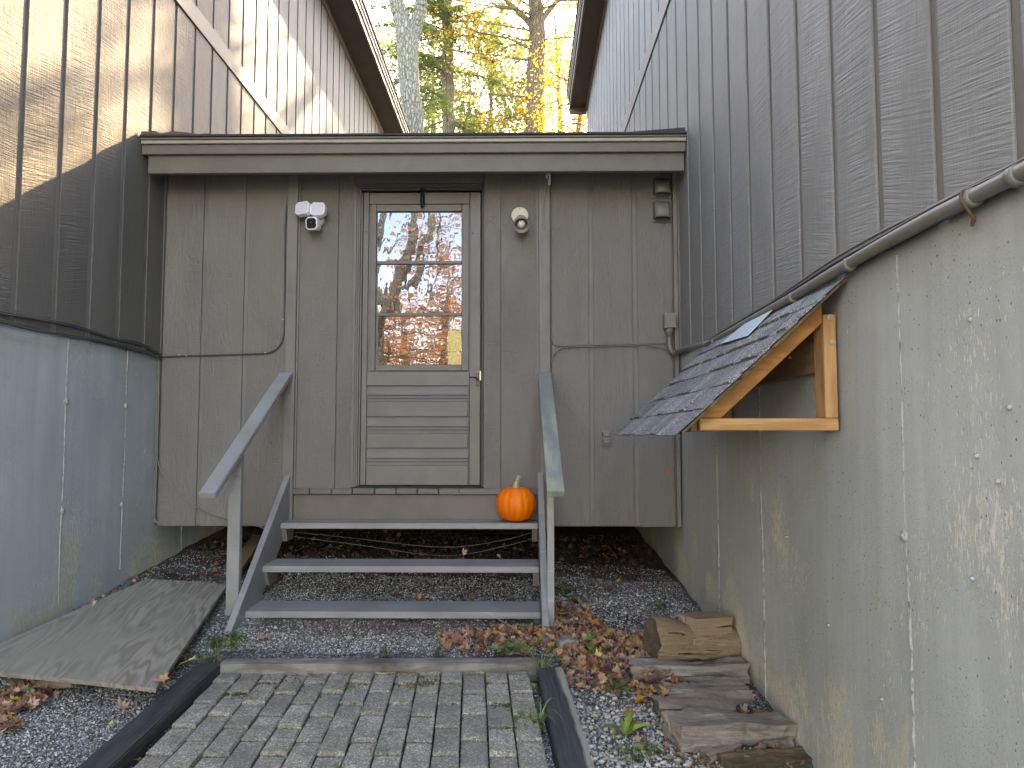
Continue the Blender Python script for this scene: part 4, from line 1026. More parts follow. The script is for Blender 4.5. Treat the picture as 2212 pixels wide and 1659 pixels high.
# ================================================================ FIREWOOD by the right wall
def log(label, u0, v0, u1, v1, w, h, mat, kind='split', zoff=0.0, end=None, seed=1):
    # centres of its two ends, taken on the ground
    r3 = random.Random(seed)
    def gp(u, v):
        z = .15
        for _ in range(8): p = PZ(u, v, z); z = G(min(1.1, max(-2.6, p.x)), p.y) + zoff
        return p
    a, b = gp(u0, v0), gp(u1, v1); L = (b - a).length
    nx_, nr = 18, 16; vs, fs = [], []; ridge = [r3.uniform(-.16, .12) for _ in range(nr)]
    for i in range(nx_ + 1):
        t_ = i / nx_
        for k in range(nr):
            th = 2 * math.pi * k / nr
            if kind == 'round': y, z = math.cos(th), math.sin(th)
            elif kind == 'split':   # flat bottom and sloping top
                y, z = math.cos(th), math.sin(th); m_ = max(abs(y) * .96, abs(z)); y, z = y / m_ * .94, z / m_ * .94
                if z > .3: z += .18 * math.cos(t_ * 9 + seed) * .6
            else: y, z = math.cos(th), math.sin(th); m_ = max(abs(y), abs(z)); y, z = y / m_, z / m_
            bl_ = 1 + .07 * math.sin(t_ * 7 + k * 1.7 + seed) + (r3.uniform(-.07, .07) + ridge[k] + .09 * math.sin(t_ * 5 + k * .9 + seed * 3) if kind == 'split' else (r3.uniform(-.035, .035) + .16 * math.exp(-((t_ - .2) / .16) ** 2) * max(0, math.sin(6.283 * k / 16)) + .10 * (.5 - t_)) * (kind == 'round'))
            if kind == 'block': bl_ = 1
            bend = .12 * math.sin(t_ * 3.1 + seed) if kind != 'block' else 0
            vs.append((-L / 2 + L * t_ + (r3.uniform(-.008, .008) if i in (0, nx_) else 0), y * w / 2 * bl_, (z * bl_ + bend) * h / 2))
    for i in range(nx_):
        for k in range(nr): fs.append((i * nr + k, i * nr + (k + 1) % nr, (i + 1) * nr + (k + 1) % nr, (i + 1) * nr + k))
    c_ = len(vs); vs += [(-L / 2 + .003, 0, 0), (L / 2 - .003, 0, 0)]
    endf = []
    for k in range(nr): endf.append((c_, (k + 1) % nr, k)); endf.append((c_ + 1, nx_ * nr + k, nx_ * nr + (k + 1) % nr))
    me = mesh('log', vs, fs + endf, False)
    me.materials.append(M[mat]); me.materials.append(M[end or 'log_end'])
    mi = [0] * len(fs) + [1] * len(endf); me.polygons.foreach_set('material_index', mi[:len(me.polygons)])
    me.polygons.foreach_set('use_smooth', [x == 0 and kind == 'round' for x in mi[:len(me.polygons)]])
    up = Vector((0, 0, 1)); o = add('firewood_log', me, None, None, frame_matrix(a + up * h * .48, b + up * h * .48))
    return tag(o, label, 'firewood', 'firewood along the right wall')
log('thick round tan log with a cut end, second from the steps end', 1408, 1428, 1602, 1430, .20, .20, 'log_tan', 'round', 0, 'log_end', 2)
log('short squared pinkish wood block at the far end of the firewood', 1484, 1385, 1562, 1378, .14, .13, 'log_fresh', 'block', .125, 'log_fresh', 3)
log('thin grey split log directly in front of the round log', 1360, 1464, 1608, 1466, .125, .085, 'log_grey', 'split', 0, None, 4)
log('flat grey bark slab in the middle of the firewood', 1440, 1513, 1612, 1508, .15, .06, 'log_grey', 'split', 0, None, 5)
log('small dark bark piece left of the flat grey slab', 1372, 1492, 1436, 1500, .07, .045, 'log_rot', 'split', 0, None, 6)
log('brownish split log with orange end behind the largest split log', 1416, 1545, 1580, 1543, .12, .07, 'log_brown', 'split', 0, None, 7)
log('largest split log with twisted grain near the bottom right', 1448, 1606, 1690, 1594, .19, .105, 'log_grey', 'split', 0, 'log_brown', 8)
log('rotten dark log at the bottom edge beside the wall', 1560, 1668, 1765, 1650, .13, .06, 'log_rot', 'split', -.01, None, 9)
log('small flat red-brown bark chip in front of the largest split log', 1522, 1642, 1590, 1620, .06, .03, 'log_brown', 'split', .01, None, 10)
log('thin grey splinter left of the thick round log', 1368, 1365, 1402, 1385, .03, .02, 'log_grey', 'split', .0, None, 12)
tag(beam('edge_stone', (.19, 3.74, .235), (.30, 3.79, .225), .09, .05, M['tim_grey'], None, bev=.012, jit=.01), 'mossy stone block beside the foot of the right stringer', 'stone')

# ================================================================ GRAVEL
rg = np.random.default_rng(4)
octa = [(1, 0, 0), (-1, 0, 0), (0, 1, 0), (0, -1, 0), (0, 0, 1), (0, 0, -1), ]
of = [(0, 2, 4), (2, 1, 4), (1, 3, 4), (3, 0, 4), (2, 0, 5), (1, 2, 5), (3, 1, 5), (0, 3, 5)]
bm = bmesh.new(); bmesh.ops.create_cube(bm, size=1.2); bmesh.ops.bevel(bm, geom=bm.verts[:], offset=.35, affect='VERTICES'); bmesh.ops.triangulate(bm, faces=bm.faces[:])
rs_ = random.Random(2)
for v in bm.verts: v.co += Vector((rs_.uniform(-.12, .12), rs_.uniform(-.12, .12), rs_.uniform(-.12, .12)))
bm.verts.ensure_lookup_table(); STV = [tuple(v.co) for v in bm.verts]; STF = [[v.index for v in f.verts] for f in bm.faces]; bm.free()
def gravel(name, label, regions, pal, smin, smax, proto=(octa, of), seed=1, sink=.3):
    r_ = np.random.default_rng(seed); xs, ys = [], []
    for (x0, x1, y0, y1, n) in regions: xs.append(r_.uniform(x0, x1, n)); ys.append(r_.uniform(y0, y1, n))
    xs = np.concatenate(xs); ys = np.concatenate(ys); N = len(xs)
    sz = smin + (smax - smin) * r_.random(N) ** 2.2
    zz = np.array([G(a, b) for a, b in zip(xs, ys)]) + sz * sink
    S = np.stack([sz * r_.uniform(.7, 1.3, N), sz * r_.uniform(.6, 1.1, N), sz * r_.uniform(.5, .9, N)], 1)
    cols = np.array(pal)[r_.integers(0, len(pal), N)] * r_.uniform(.75, 1.25, (N, 1))
    me = np_bulk(proto[0], proto[1], np.stack([xs, ys, zz], 1), r_.uniform(0, 6.28, N), r_.uniform(-.6, .6, N), S, cols)
    return tag(add(name, me, M['stone']), label, 'gravel', None, 'stuff')
blue = [(.15, .148, .145), (.24, .238, .235), (.33, .33, .325), (.19, .185, .175), (.46, .455, .44), (.10, .10, .098), (.62, .61, .58), (.27, .255, .225)]
gravel('gravel', 'fine blue-grey crushed gravel around the path and under the steps',
       [(-2.6, -1.45, 2.1, 3.35, 27000), (-2.6, -1.6, 3.3, 5.0, 4000), (-1.75, .2, 3.68, 3.95, 9000), (-1.65, .15, 3.95, 4.9, 14000), (.2, 1.12, 2.2, 5.0, 22000), (-2.6, 1.1, 4.9, 5.4, 4000), (.02, .14, 2.3, 3.5, 2200)], blue, .0042, .0078)
brn = [(.09, .065, .045), (.12, .09, .065), (.07, .055, .04), (.16, .13, .10)]
gravel('soil_crumbs', 'brown soil crumbs under the bottom tread and wing', [(-1.5, .1, 3.85, 4.12, 5000), (-2.6, 1.1, 5.0, 6.6, 5000), (.2, 1.1, 4.6, 5.1, 1500), (.62, 1.1, 2.3, 3.3, 5000)], brn, .005, .010, seed=3)
wht = [(.52, .50, .44), (.60, .57, .50), (.44, .41, .33), (.62, .61, .58), (.50, .43, .30), (.36, .35, .33)]
gravel('pebbles', 'white and cream pebbles beside the right timber', [(.24, .78, 2.3, 3.15, 1500), (.22, .8, 3.1, 3.7, 260), (.25, 1.1, 4.15, 4.7, 160), (.7, 1.08, 2.3, 3.3, 260), (-2.6, -1.6, 2.2, 3.2, 45), (-1.7, .1, 3.7, 3.95, 50)], wht, .006, .0155, (STV, STF), 5, .5)
# joint filling between the pavers
r_ = np.random.default_rng(8); N = 9000; xs = r_.uniform(-1.5, .1, N); ys = r_.uniform(2.0, 3.56, N)
zz = .19 + .045 * (ys - 3.5) - .013
me = np_bulk(octa, of, np.stack([xs, ys, zz], 1), r_.uniform(0, 6, N), r_.uniform(-.5, .5, N), np.stack([r_.uniform(.0025, .0045, N)] * 3, 1), np.array(blue)[r_.integers(0, 8, N)] * .35)
tag(add('joint_grit', me, M['stone']), 'fine grit filling the joints between the pavers', 'gravel', None, 'stuff')

# ================================================================ LEAVES
def leaf_shape(kind=0, curl=.3, seed=0):
    r3 = random.Random(seed)
    if kind == 0:   # maple
        out = [(0, -.5), (.12, -.32), (.42, -.36), (.30, -.16), (.55, .02), (.34, .10), (.40, .36), (.16, .24), (0, .56), (-.16, .24), (-.40, .36), (-.34, .10), (-.55, .02), (-.30, -.16), (-.42, -.36), (-.12, -.32)]
    else:
        out = [(0, -.55), (.14, -.36), (.24, -.1), (.22, .18), (.10, .42), (0, .56), (-.10, .42), (-.22, .18), (-.24, -.1), (-.14, -.36)]
    n = len(out); ph = r3.uniform(0, 6)
    P_ = []
    for (x, y) in out:
        x += r3.uniform(-.04, .04); y += r3.uniform(-.04, .04)
        z = curl * (x * x + y * y) * (1.0 + .6 * math.sin(math.atan2(y, x) * 2 + ph)) + r3.uniform(-.05, .05) * curl * 2
        P_.append((x * (1 - curl * .4), y * (1 - curl * .2), z))
    mid = [(x * .45, y * .45, z * .25 - .015) for x, y, z in P_]
    V = P_ + mid + [(0, 0, 0)]
    F = []
    for i in range(n):
        j = (i + 1) % n; F += [(i, j, n + j), (i, n + j, n + i), (n + i, n + j, 2 * n)]
    return V, F
shapes = [leaf_shape(0, c, s) for s, c in enumerate((.35, .6, .9, 1.2, .25))] + [leaf_shape(1, .8, 9), leaf_shape(1, 1.3, 10)]
BRN = [(.40, .23, .15), (.48, .29, .19), (.32, .16, .11), (.54, .36, .25), (.27, .10, .07), (.58, .33, .17), (.42, .22, .17), (.24, .14, .10)]
def litter(name, label, spots, seed, pal=BRN, extra=((.55, .19, .03), (.5, .36, .05), (.62, .42, .22), (.10, .18, .04)), px=.12, smin=.032, smax=.068, lay=.05):
    r3 = random.Random(seed); B = Bulk()
    for (cx, cy, rx, ry, n) in spots:
        for i in range(n):
            a = r3.uniform(0, 6.28); q = math.sqrt(r3.random()); x = cx + rx * q * math.cos(a); y = cy + ry * q * math.sin(a)
            x = min(XR - .03, max(XL + .03, x))
            V, F = r3.choice(shapes); s = r3.uniform(smin, smax)
            m = Euler((r3.gauss(0, .55), r3.gauss(0, .55), r3.uniform(0, 6.28))).to_matrix()
            z = G(x, y) + .012 + r3.random() * lay * (1 - q * .7)
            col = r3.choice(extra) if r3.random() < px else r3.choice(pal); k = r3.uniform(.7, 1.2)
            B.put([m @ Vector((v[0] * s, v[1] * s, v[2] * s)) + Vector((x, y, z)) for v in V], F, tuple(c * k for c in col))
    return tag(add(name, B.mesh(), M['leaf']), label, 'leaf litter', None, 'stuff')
litter('leaf_litter', 'drift of brown and pink fallen maple leaves around the right stringer foot',
       [(-.05, 3.80, .42, .12, 330), (.31, 3.98, .17, .24, 230), (.42, 3.74, .26, .24, 380), (.58, 3.45, .22, .22, 130), (.36, 3.44, .15, .2, 110), (.75, 3.8, .2, .25, 50), (.3, 4.25, .14, .12, 40)], 1, lay=.085)
litter('leaf_litter', 'leaves gathered along the foot of the right wall beside the firewood',
       [(1.04, 3.1, .05, .35, 26), (1.05, 2.65, .05, .3, 22), (1.0, 2.95, .09, .10, 24), (.85, 2.5, .2, .1, 14), (.6, 3.05, .2, .3, 26), (.85, 2.32, .2, .08, 30), (.95, 2.75, .12, .2, 24)], 2, px=.25)
litter('leaf_litter', 'heap of curled brown leaves at the lower left beside the plywood', [(PZ(22, 1520, .2).x, PZ(22, 1520, .2).y, .15, .10, 200), (PZ(5, 1560, .2).x, PZ(5, 1560, .2).y, .1, .08, 50), (PZ(60, 1490, .22).x, PZ(60, 1490, .22).y, .12, .04, 40)], 3, lay=.07)
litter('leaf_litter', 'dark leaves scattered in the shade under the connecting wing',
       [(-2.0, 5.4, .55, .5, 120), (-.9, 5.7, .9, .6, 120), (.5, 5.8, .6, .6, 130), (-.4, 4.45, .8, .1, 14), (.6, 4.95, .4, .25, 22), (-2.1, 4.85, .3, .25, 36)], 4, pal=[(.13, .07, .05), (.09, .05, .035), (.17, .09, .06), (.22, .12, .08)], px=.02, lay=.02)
litter('leaf_litter', 'line of small leaves between the plywood and the left concrete', [(-2.56, 3.6 + .15 * i, .05, .08, 6) for i in range(9)], 5, px=.2, smin=.02, smax=.045, lay=.02)
# scattered single leaves, each a thing of its own
def one_leaf(label, u, v, z, size, col, k=0, rot=(0.2, .1, 0)):
    p = PZ(u, v, z); V, F = shapes[k]; B = Bulk(); B.put([Vector(q) * size for q in V], F, col)
    vs_, fs_ = tube_data([Vector((0, -.3 * size, 0)), Vector((.03 * size, -.8 * size, .12 * size)), Vector((.1 * size, -1.15 * size, .05 * size))], .0012, 4); B.put(vs_, fs_, col)
    me = B.mesh(); me.materials.append(M['leaf'])
    o = add('fallen_leaf', me, None, None, Matrix.Translation(p + Vector((0, 0, size * .12))) @ Euler(rot).to_matrix().to_4x4())
    return tag(o, label, 'leaf', 'single fallen leaves')
TAN = (.52, .30, .17); PNK = (.46, .27, .20)
one_leaf('tan leaf lying over the near right corner of the plywood', 350, 1473, .27, .085, TAN, 1, (.2, -.3, .6))
one_leaf('curled pinkish leaf on gravel left of the black timber', 262, 1535, .2, .09, PNK, 2, (.3, .2, 1.2))
one_leaf('small bright yellow leaf on gravel left of the black timber', 240, 1567, .19, .045, (.75, .66, .10), 5, (.1, .1, .3))
one_leaf('flat tan maple leaf on gravel just in front of the bottom tread', 573, 1382, .245, .095, (.60, .33, .18), 4, (.05, .1, 2.6))
one_leaf('yellow leaf caught between plywood and black timber', 412, 1428, .25, .05, (.66, .60, .14), 5, (.3, .1, -.9))
one_leaf('curled tan leaf standing on the middle tread', 1000, 1196, .545, .075, (.60, .40, .27), 3, (.9, .3, .4))
one_leaf('small grey curled leaf near the right end of the middle tread', 1076, 1204, .535, .04, (.30, .24, .20), 3, (.5, .3, 1.4))
one_leaf('flat brown leaf lying on the left part of the top tread', 872, 1117, .757, .085, (.30, .17, .13), 6, (0, .1, 1.5))
one_leaf('reddish curled leaf on the path below the cross timber', 1043, 1441, .20, .07, (.36, .12, .08), 2, (.2, .1, .8))
one_leaf('second reddish leaf right of another below the cross timber', 1078, 1438, .20, .055, (.38, .15, .10), 1, (.2, .3, 2.0))
one_leaf('tan leaf resting against the left concrete above the plywood edge', 201, 1307, .40, .065, (.56, .44, .32), 3, (.6, .2, .5))
one_leaf('orange leaf on top of the leaf drift right of the stringer', 1268, 1335, .28, .06, (.72, .30, .05), 1, (.3, .2, .5))
one_leaf('pale yellow leaf in the drift near the round log', 1290, 1420, .22, .07, (.66, .56, .22), 2, (.3, .1, .2))
one_leaf('bright yellow-orange leaf in front of the leaf drift', 1258, 1442, .19, .05, (.80, .50, .06), 4, (.2, .1, .2))
one_leaf('bright yellow leaf among the white pebbles', 1384, 1600, .10, .05, (.80, .66, .08), 5, (.2, .1, 2.2))
one_leaf('orange-red leaf against the wall beside the flat bark slab', 1715, 1468, .13, .07, (.72, .22, .05), 3, (.4, .3, .2)) if False else one_leaf('orange-red leaf in the wall corner beside the flat bark slab', 1648, 1475, .14, .065, (.68, .22, .05), 3, (.4, .3, .2))
one_leaf('orange leaf by the near end of the largest split log', 1700, 1588, .09, .06, (.62, .22, .06), 1, (.3, .2, 1.2))
one_leaf('tan leaf lying on the grass patch under the right rail post', 1305, 1306, .27, .06, (.48, .30, .18), 0, (.1, .1, 1.9))
one_leaf('orange-brown leaf behind the bottom tread, left of centre', 902, 1342 - 50, .33, .07, (.50, .22, .06), 3, (.8, .2, .5))
one_leaf('grey-brown leaf lying on the pavers near the bottom', 860 - 60, 1625, .15, .04, (.28, .24, .18), 3, (.2, .1, .5))
# twigs and pine needles
r3 = random.Random(12)
B = Bulk()
for i in range(720):
    if i < 560: x, y = r3.uniform(.55, 1.08), r3.uniform(2.2, 3.3)
    else: x, y = r3.uniform(-1.55, .2), r3.choice((r3.uniform(3.38, 3.5), r3.uniform(2.2, 3.5) if r3.random() < .25 else 3.45))
    a = r3.uniform(0, 6.28); L = r3.uniform(.02, .065); z = G(x, y) + .012 if i < 560 else .19 + .045 * (y - 3.5) + .004
    p = Vector((x, y, z)); d = Vector((math.cos(a), math.sin(a), r3.uniform(-.1, .2))) * L
    vs_, fs_ = tube_data([p - d, p + d * .1 + Vector((0, 0, .003)), p + d], .0009, 3, False); B.put(vs_, fs_, r3.choice([(.28, .14, .07), (.20, .10, .05), (.35, .22, .12)]))
tag(add('pine_needles', B.mesh(), M['leaf']), 'dry pine needles scattered by the firewood and over the path head', 'pine needles', None, 'stuff')
tag(tube('grass_stalk', [PZ(1160, 1395, .22), PZ(1130, 1370, .3), PZ(1090, 1345, .36), PZ(1052, 1323, .42)], .0016, M['stem'], None, 5), 'long dry yellow stalk leaning across the bottom tread', 'stalk')

# ================================================================ WEEDS
GRN = [(.07, .14, .03), (.10, .20, .045), (.05, .10, .025), (.14, .25, .06), (.20, .28, .08)]
def weed(label, u, v, z0, rx, ry, n, size, kind='ivy', seed=1, pal=GRN, mdir=None):
    r3 = random.Random(seed); p0 = PZ(u, v, z0); p0.z = z0 if kind == 'x' else max(G(p0.x, p0.y), z0 - .05)
    B = Bulk()
    for i in range(n):
        a = r3.uniform(0, 6.28); q = math.sqrt(r3.random()); x, y = p0.x + rx * q * math.cos(a), p0.y + ry * q * math.sin(a)
        zb = p0.z; col = tuple(c * r3.uniform(.7, 1.25) for c in r3.choice(pal))
        if kind == 'ivy':
            h = r3.uniform(.01, .06); V, F = shapes[r3.choice((0, 4, 5))]; s = size * r3.uniform(.6, 1.2); m = Euler((r3.gauss(.3, .4), r3.gauss(0, .4), r3.uniform(0, 6.28))).to_matrix()
            B.put([m @ (Vector(w) * s) + Vector((x, y, zb + h)) for w in V], F, col)
            vs_, fs_ = tube_data([Vector((x, y, zb - .01)), Vector((x, y, zb + h))], .0012, 3, False); B.put(vs_, fs_, col)
        else:
            L = size * r3.uniform(.55, 1.15); w = (.0045 if kind == 'grass' else .016) * r3.uniform(.7, 1.2); up = r3.uniform(.25, .8) if kind == 'grass' else r3.uniform(.25, .7)
            aa = a if mdir is None else mdir + r3.gauss(0, .7)
            d = Vector((math.cos(aa), math.sin(aa), 0)); s_ = Vector((-d.y, d.x, 0)); b0 = Vector((p0.x, p0.y, zb)) + Vector((r3.uniform(-rx, rx), r3.uniform(-ry, ry), 0)) * .3
            vs_ = []; fs_ = []
            for k in range(7):
                t_ = k / 6; c = b0 + d * L * t_ * (.6 + .4 * t_) + Vector((0, 0, L * up * math.sin(t_ * 2.3) * .9)); ww = w * math.sin(.35 + t_ * 2.75) if kind != 'grass' else w * (1 - t_ * .95)
                vs_ += [c - s_ * ww, c + Vector((0, 0, -ww * .5)), c + s_ * ww]
            for k in range(6): fs_ += [(3 * k, 3 * k + 1, 3 * k + 4, 3 * k + 3), (3 * k + 1, 3 * k + 2, 3 * k + 5, 3 * k + 4)]
            B.put(vs_, fs_, col)
    return tag(add('weed', B.mesh(), M['weed']), label, 'weed', 'weeds growing through the gravel')
weed('clump of small-leaved green creeper at the foot of the left stringer', 487, 1380, .26, .11, .07, 90, .030, 'ivy', 1)
weed('sparse creeper shoots spilling over the black timber below the left stringer', 450, 1412, .25, .07, .05, 24, .03, 'ivy', 2)
weed('small green sprig on gravel below the middle of the bottom tread', 830, 1405, .24, .05, .03, 22, .024, 'ivy', 3)
weed('tiny green sprig on gravel right of centre before the cross timber', 945, 1402, .24, .035, .025, 14, .022, 'ivy', 4)
weed('green leaves poking from the leaf drift at the right stringer', 1115, 1392, .25, .12, .05, 26, .05, 'ivy', 5, [(.10, .17, .05), (.20, .26, .09)])
weed('spreading tuft of crabgrass over the right end of the cross timber', 1170, 1432, .24, .03, .03, 26, .20, 'grass', 6, [(.16, .24, .08), (.24, .30, .14), (.10, .17, .05)])
weed('crabgrass with long stalks growing beside the right black timber', 1165, 1545, .17, .03, .03, 24, .17, 'grass', 7, [(.12, .24, .10), (.22, .30, .14)])
weed('low clover beside the crabgrass at the right black timber', 1140, 1553, .17, .07, .04, 46, .026, 'ivy', 8, [(.08, .20, .06), (.14, .26, .08), (.26, .30, .06)])
weed('tiny green seedling between pavers at the upper middle', 756, 1478, .19, .025, .02, 9, .024, 'ivy', 9)
weed('small upright green seedling at the bottom edge of the path', 597, 1645, .15, .008, .008, 5, .05, 'broad', 10)
weed('small green seedling at the bottom edge right of another', 735, 1655, .15, .02, .01, 8, .03, 'ivy', 11)
weed('broad dandelion rosette among the fallen leaves by the bark slab', 1330, 1500, .13, .02, .02, 9, .13, 'broad', 12, [(.07, .16, .04), (.12, .22, .06)])
weed('young dandelion with yellow-green upright leaves on the pebbles', 1350, 1590, .10, .01, .01, 8, .13, 'broad', 13, [(.28, .36, .07), (.18, .28, .06)])
weed('green leafy patch left of the round log', 1345, 1380, .22, .04, .03, 12, .08, 'broad', 14)
weed('dark green moss and grass strip in the shade right of the rail post', 1245, 1300, .28, .17, .07, 110, .05, 'grass', 15, [(.05, .085, .025), (.075, .12, .035), (.10, .14, .05)])
weed('upright weed with narrow leaves in the shade right of the rail post', 1225, 1285, .28, .02, .02, 8, .12, 'broad', 16)
weed('small green leaves on the gravel before the firewood end', 1420, 1322, .24, .05, .03, 14, .03, 'ivy', 17)
weed('loose clover patch on the pebbles near the bottom edge', 1375, 1640, .08, .09, .05, 30, .032, 'ivy', 18)
weed('yellow-green seedlings on the path edge by the right timber, upper', 1148, 1480, .18, .02, .02, 10, .035, 'ivy', 19, [(.28, .30, .06)])
weed('green leaf tucked by the foot of the brown leaf heap at left', 55, 1512, .2, .03, .03, 8, .05, 'ivy', 20)
# moss tufts in paver joints
B = Bulk(); r3 = random.Random(31)
for (cx, cy, rr, n) in ((-.75, 3.42, .5, 500), (-1.2, 3.3, .12, 220), (-.45, 3.3, .08, 160), (-.2, 3.35, .12, 160), (-.05, 3.1, .1, 160), (-.02, 2.85, .1, 120), (-1.3, 3.2, .1, 100), (-.3, 2.95, .05, 60)):
    for i in range(n):
        x = cx + r3.gauss(0, rr * .5); y = min(3.52, cy + r3.gauss(0, rr * .3)); z = .19 + .045 * (y - 3.5) - .004; s = r3.uniform(.003, .006)
        B.put([Vector((x + a * s, y + b * s, z + c * s)) for a, b, c in octa], of, r3.choice([(.10, .13, .03), (.07, .10, .025), (.16, .18, .05), (.12, .09, .04)]))
tag(add('moss', B.mesh(), M['weed']), 'moss growing in the joints at the head of the path', 'moss', None, 'stuff')

# ================================================================ TREES
class TreeB:
    def __init__(s, name, label, base, bark, group='trees behind the houses'):
        s.root = thing(name, label, 'tree', base, group); s.base = Vector(base); s.bark = bark; s.wood = ([], []); s.B = None; s.tips = []
        s.lv = []; s.lc = []
    def tube(s, pts, rs, n=8):
        v, f = tube_data(pts, rs, n, False); o = len(s.wood[0]); s.wood[0].extend(v); s.wood[1].extend([tuple(i + o for i in q) for q in f])
    def finish(s, kind, leafsz, foliage_name='foliage', col=None):
        me = mesh('branches', s.wood[0], s.wood[1], True) if s.wood[0] else None
        if me: add('branches', me, M['twig'] if s.bark != 'bark_grey' else M['bark_grey'], s.root)
        if s.lv:
            P_ = np.array([tuple(p) for p in s.lv]); N = len(P_); r_ = np.random.default_rng(N)
            if kind == 'needle': proto = ([(-.5, 0, 0), (0, .10, .02), (.5, 0, -.06), (0, -.10, .02)], [(0, 1, 2, 3)])
            else: proto = ([(0, -.5, 0), (.32, -.2, .08), (.42, .18, .1), (0, .5, -.04), (-.42, .18, .1), (-.32, -.2, .08)], [(0, 1, 2, 3), (0, 3, 4, 5)])
            S = r_.uniform(.6, 1.25, N) * leafsz
            me = np_bulk(proto[0], proto[1], P_, r_.uniform(0, 6.28, N), r_.normal(0, 1.0 if kind != 'needle' else .45, N), S, np.array(s.lc))
            tag(add(foliage_name, me, M['foliage'], s.root), kind='stuff')
def limb(T, p, d, L, r0, depth, r3, leaf_n, pal, spread, droop=.0, wig=.25, zmin=-99):
    n = max(4, int(L / .35)); pts = [Vector(p)]; d = d.normalized()
    for i in range(n):
        d = (d + Vector((r3.gauss(0, wig), r3.gauss(0, wig), r3.gauss(0, wig) - droop)) * .35).normalized(); pts.append(pts[-1] + d * (L / n))
    rs = [r0 * (1 - .8 * i / n) for i in range(n + 1)]
    T.tube(pts, rs, 6 if r0 > .03 else 4)
    if depth > 0:
        for i in range(1, n + 1):
            if r3.random() < .72:
                dd = (d + Vector((r3.gauss(0, .8), r3.gauss(0, .8), r3.gauss(.05, .5)))).normalized()
                limb(T, pts[i], dd, L * r3.uniform(.3, .5), rs[i] * .6, depth - 1, r3, leaf_n, pal, spread, droop, wig)
    if depth <= 1 and leaf_n:
        for i in range(leaf_n):
            q = pts[r3.randint(max(1, n // 3), n)] + Vector((r3.gauss(0, spread), r3.gauss(0, spread), r3.gauss(0, spread * .8)))
            T.lv.append(q); c = r3.choice(pal); k = r3.uniform(.7, 1.2); T.lc.append((c[0] * k, c[1] * k, c[2] * k))
YEL = [(.44, .27, .03), (.47, .32, .05), (.42, .19, .02), (.34, .30, .06), (.50, .36, .08)]
ORG = [(.52, .17, .02), (.48, .12, .025), (.58, .26, .03), (.44, .15, .04)]
LIM = [(.20, .25, .06), (.27, .30, .08), (.14, .20, .05), (.34, .31, .08)]
HEM = [(.13, .19, .06), (.17, .24, .07), (.09, .14, .05), (.24, .31, .09), (.32, .36, .11)]
def trunk(T, pts, rs, bark, n=14):
    P_ = smooth_path(pts, 8); R_ = np.interp(np.linspace(0, 1, len(P_)), np.linspace(0, 1, len(rs)), rs)
    r3 = random.Random(int(pts[0][0] * 100) + 7); P_ = [p + Vector((r3.gauss(0, .012), r3.gauss(0, .012), 0)) for p in P_]
    v, f = tube_data(P_, list(R_), n); add('trunk', mesh('trunk', v, f, True), M[bark], T.root)
def at(u, v, Y): return PY(u, v, Y)
# grey forked trunk at the left
Y = 16.2; T = TreeB('maple_tree', 'pale grey forked tree trunk rising just beyond the left house eave', (at(885, 290, Y).x, Y, .9), 'bark_grey')
b0 = at(897, 290, Y); f0_ = at(880, 85, Y); 
trunk(T, [(b0.x + .15, Y, .7), (b0.x + .05, Y, 5), (b0.x - .02, Y, b0.z), at(884, 190, Y), f0_], [.36, .30, .25, .25, .27], 'bark_grey', 18)
trunk(T, [f0_ - Vector((0, 0, .25)), at(868, 40, Y), at(855, 0, Y), at(835, -90, Y), at(800, -260, Y)], [.25, .21, .18, .15, .08], 'bark_grey')
trunk(T, [f0_ - Vector((0, 0, .35)), at(897, 60, Y), at(908, 20, Y), at(912, -20, Y), at(930, -200, Y)], [.20, .17, .16, .14, .07], 'bark_grey')
r3 = random.Random(41)
for i in range(7): limb(T, at(r3.uniform(860, 905), r3.uniform(-180, -40), Y), Vector((r3.uniform(-1, .2), r3.uniform(-1, 1), r3.uniform(.1, .8))), 2.2, .05, 1, r3, 9, LIM, .3)
T.finish('leaf', .11)
# hemlock
Y = 19.0; bx_ = at(968, 200, Y).x
T = TreeB('hemlock_tree', 'green hemlock with drooping needle branches left of centre behind the roof', (bx_, Y, 1.0), 'bark_dark')
trunk(T, [(bx_ + .05, Y, .8), (bx_, Y, 6), at(969, 290, Y), at(967, 150, Y), at(966, 0, Y), at(966, -200, Y)], [.22, .20, .185, .17, .15, .08], 'bark_dark')
r3 = random.Random(42)
for i in range(74):
    z = r3.uniform(7.4, 15.2); a = r3.uniform(0, 6.28)
    L = r3.uniform(1.3, 2.7) * (1.0 - .3 * max(0, z - 12) / 3.2)
    st_ = Vector((bx_, Y, z)); d = Vector((math.cos(a), math.sin(a), r3.uniform(-.1, .25)))
    n = 9; pts = [st_]
    for k in range(n): d = (d + Vector((r3.gauss(0, .06), r3.gauss(0, .06), -.045))).normalized(); pts.append(pts[-1] + d * L / n)
    T.tube(pts, [.032 * (1 - .85 * k / n) for k in range(n + 1)], 5)
    for k in range(2, n + 1):
        for sgn in (-1, 1):
            sd_ = (Vector((-d.y, d.x, 0)) * sgn + d * .7 + Vector((0, 0, r3.uniform(-.45, 0)))).normalized(); l2 = L * .26 * (1.15 - k / n) * r3.uniform(.7, 1.4)
            T.tube([pts[k], pts[k] + sd_ * l2], [.007, .002], 3)
            for m_ in range(24 if z < 13.6 else 10):
                q = pts[k] + sd_ * l2 * r3.random() * 1.1 + Vector((r3.gauss(0, .055), r3.gauss(0, .055), r3.gauss(-.02, .055))); T.lv.append(q)
                c = r3.choice(HEM); kk = r3.uniform(.7, 1.3); T.lc.append((c[0] * kk, c[1] * kk, c[2] * kk))
T.finish('needle', .15)
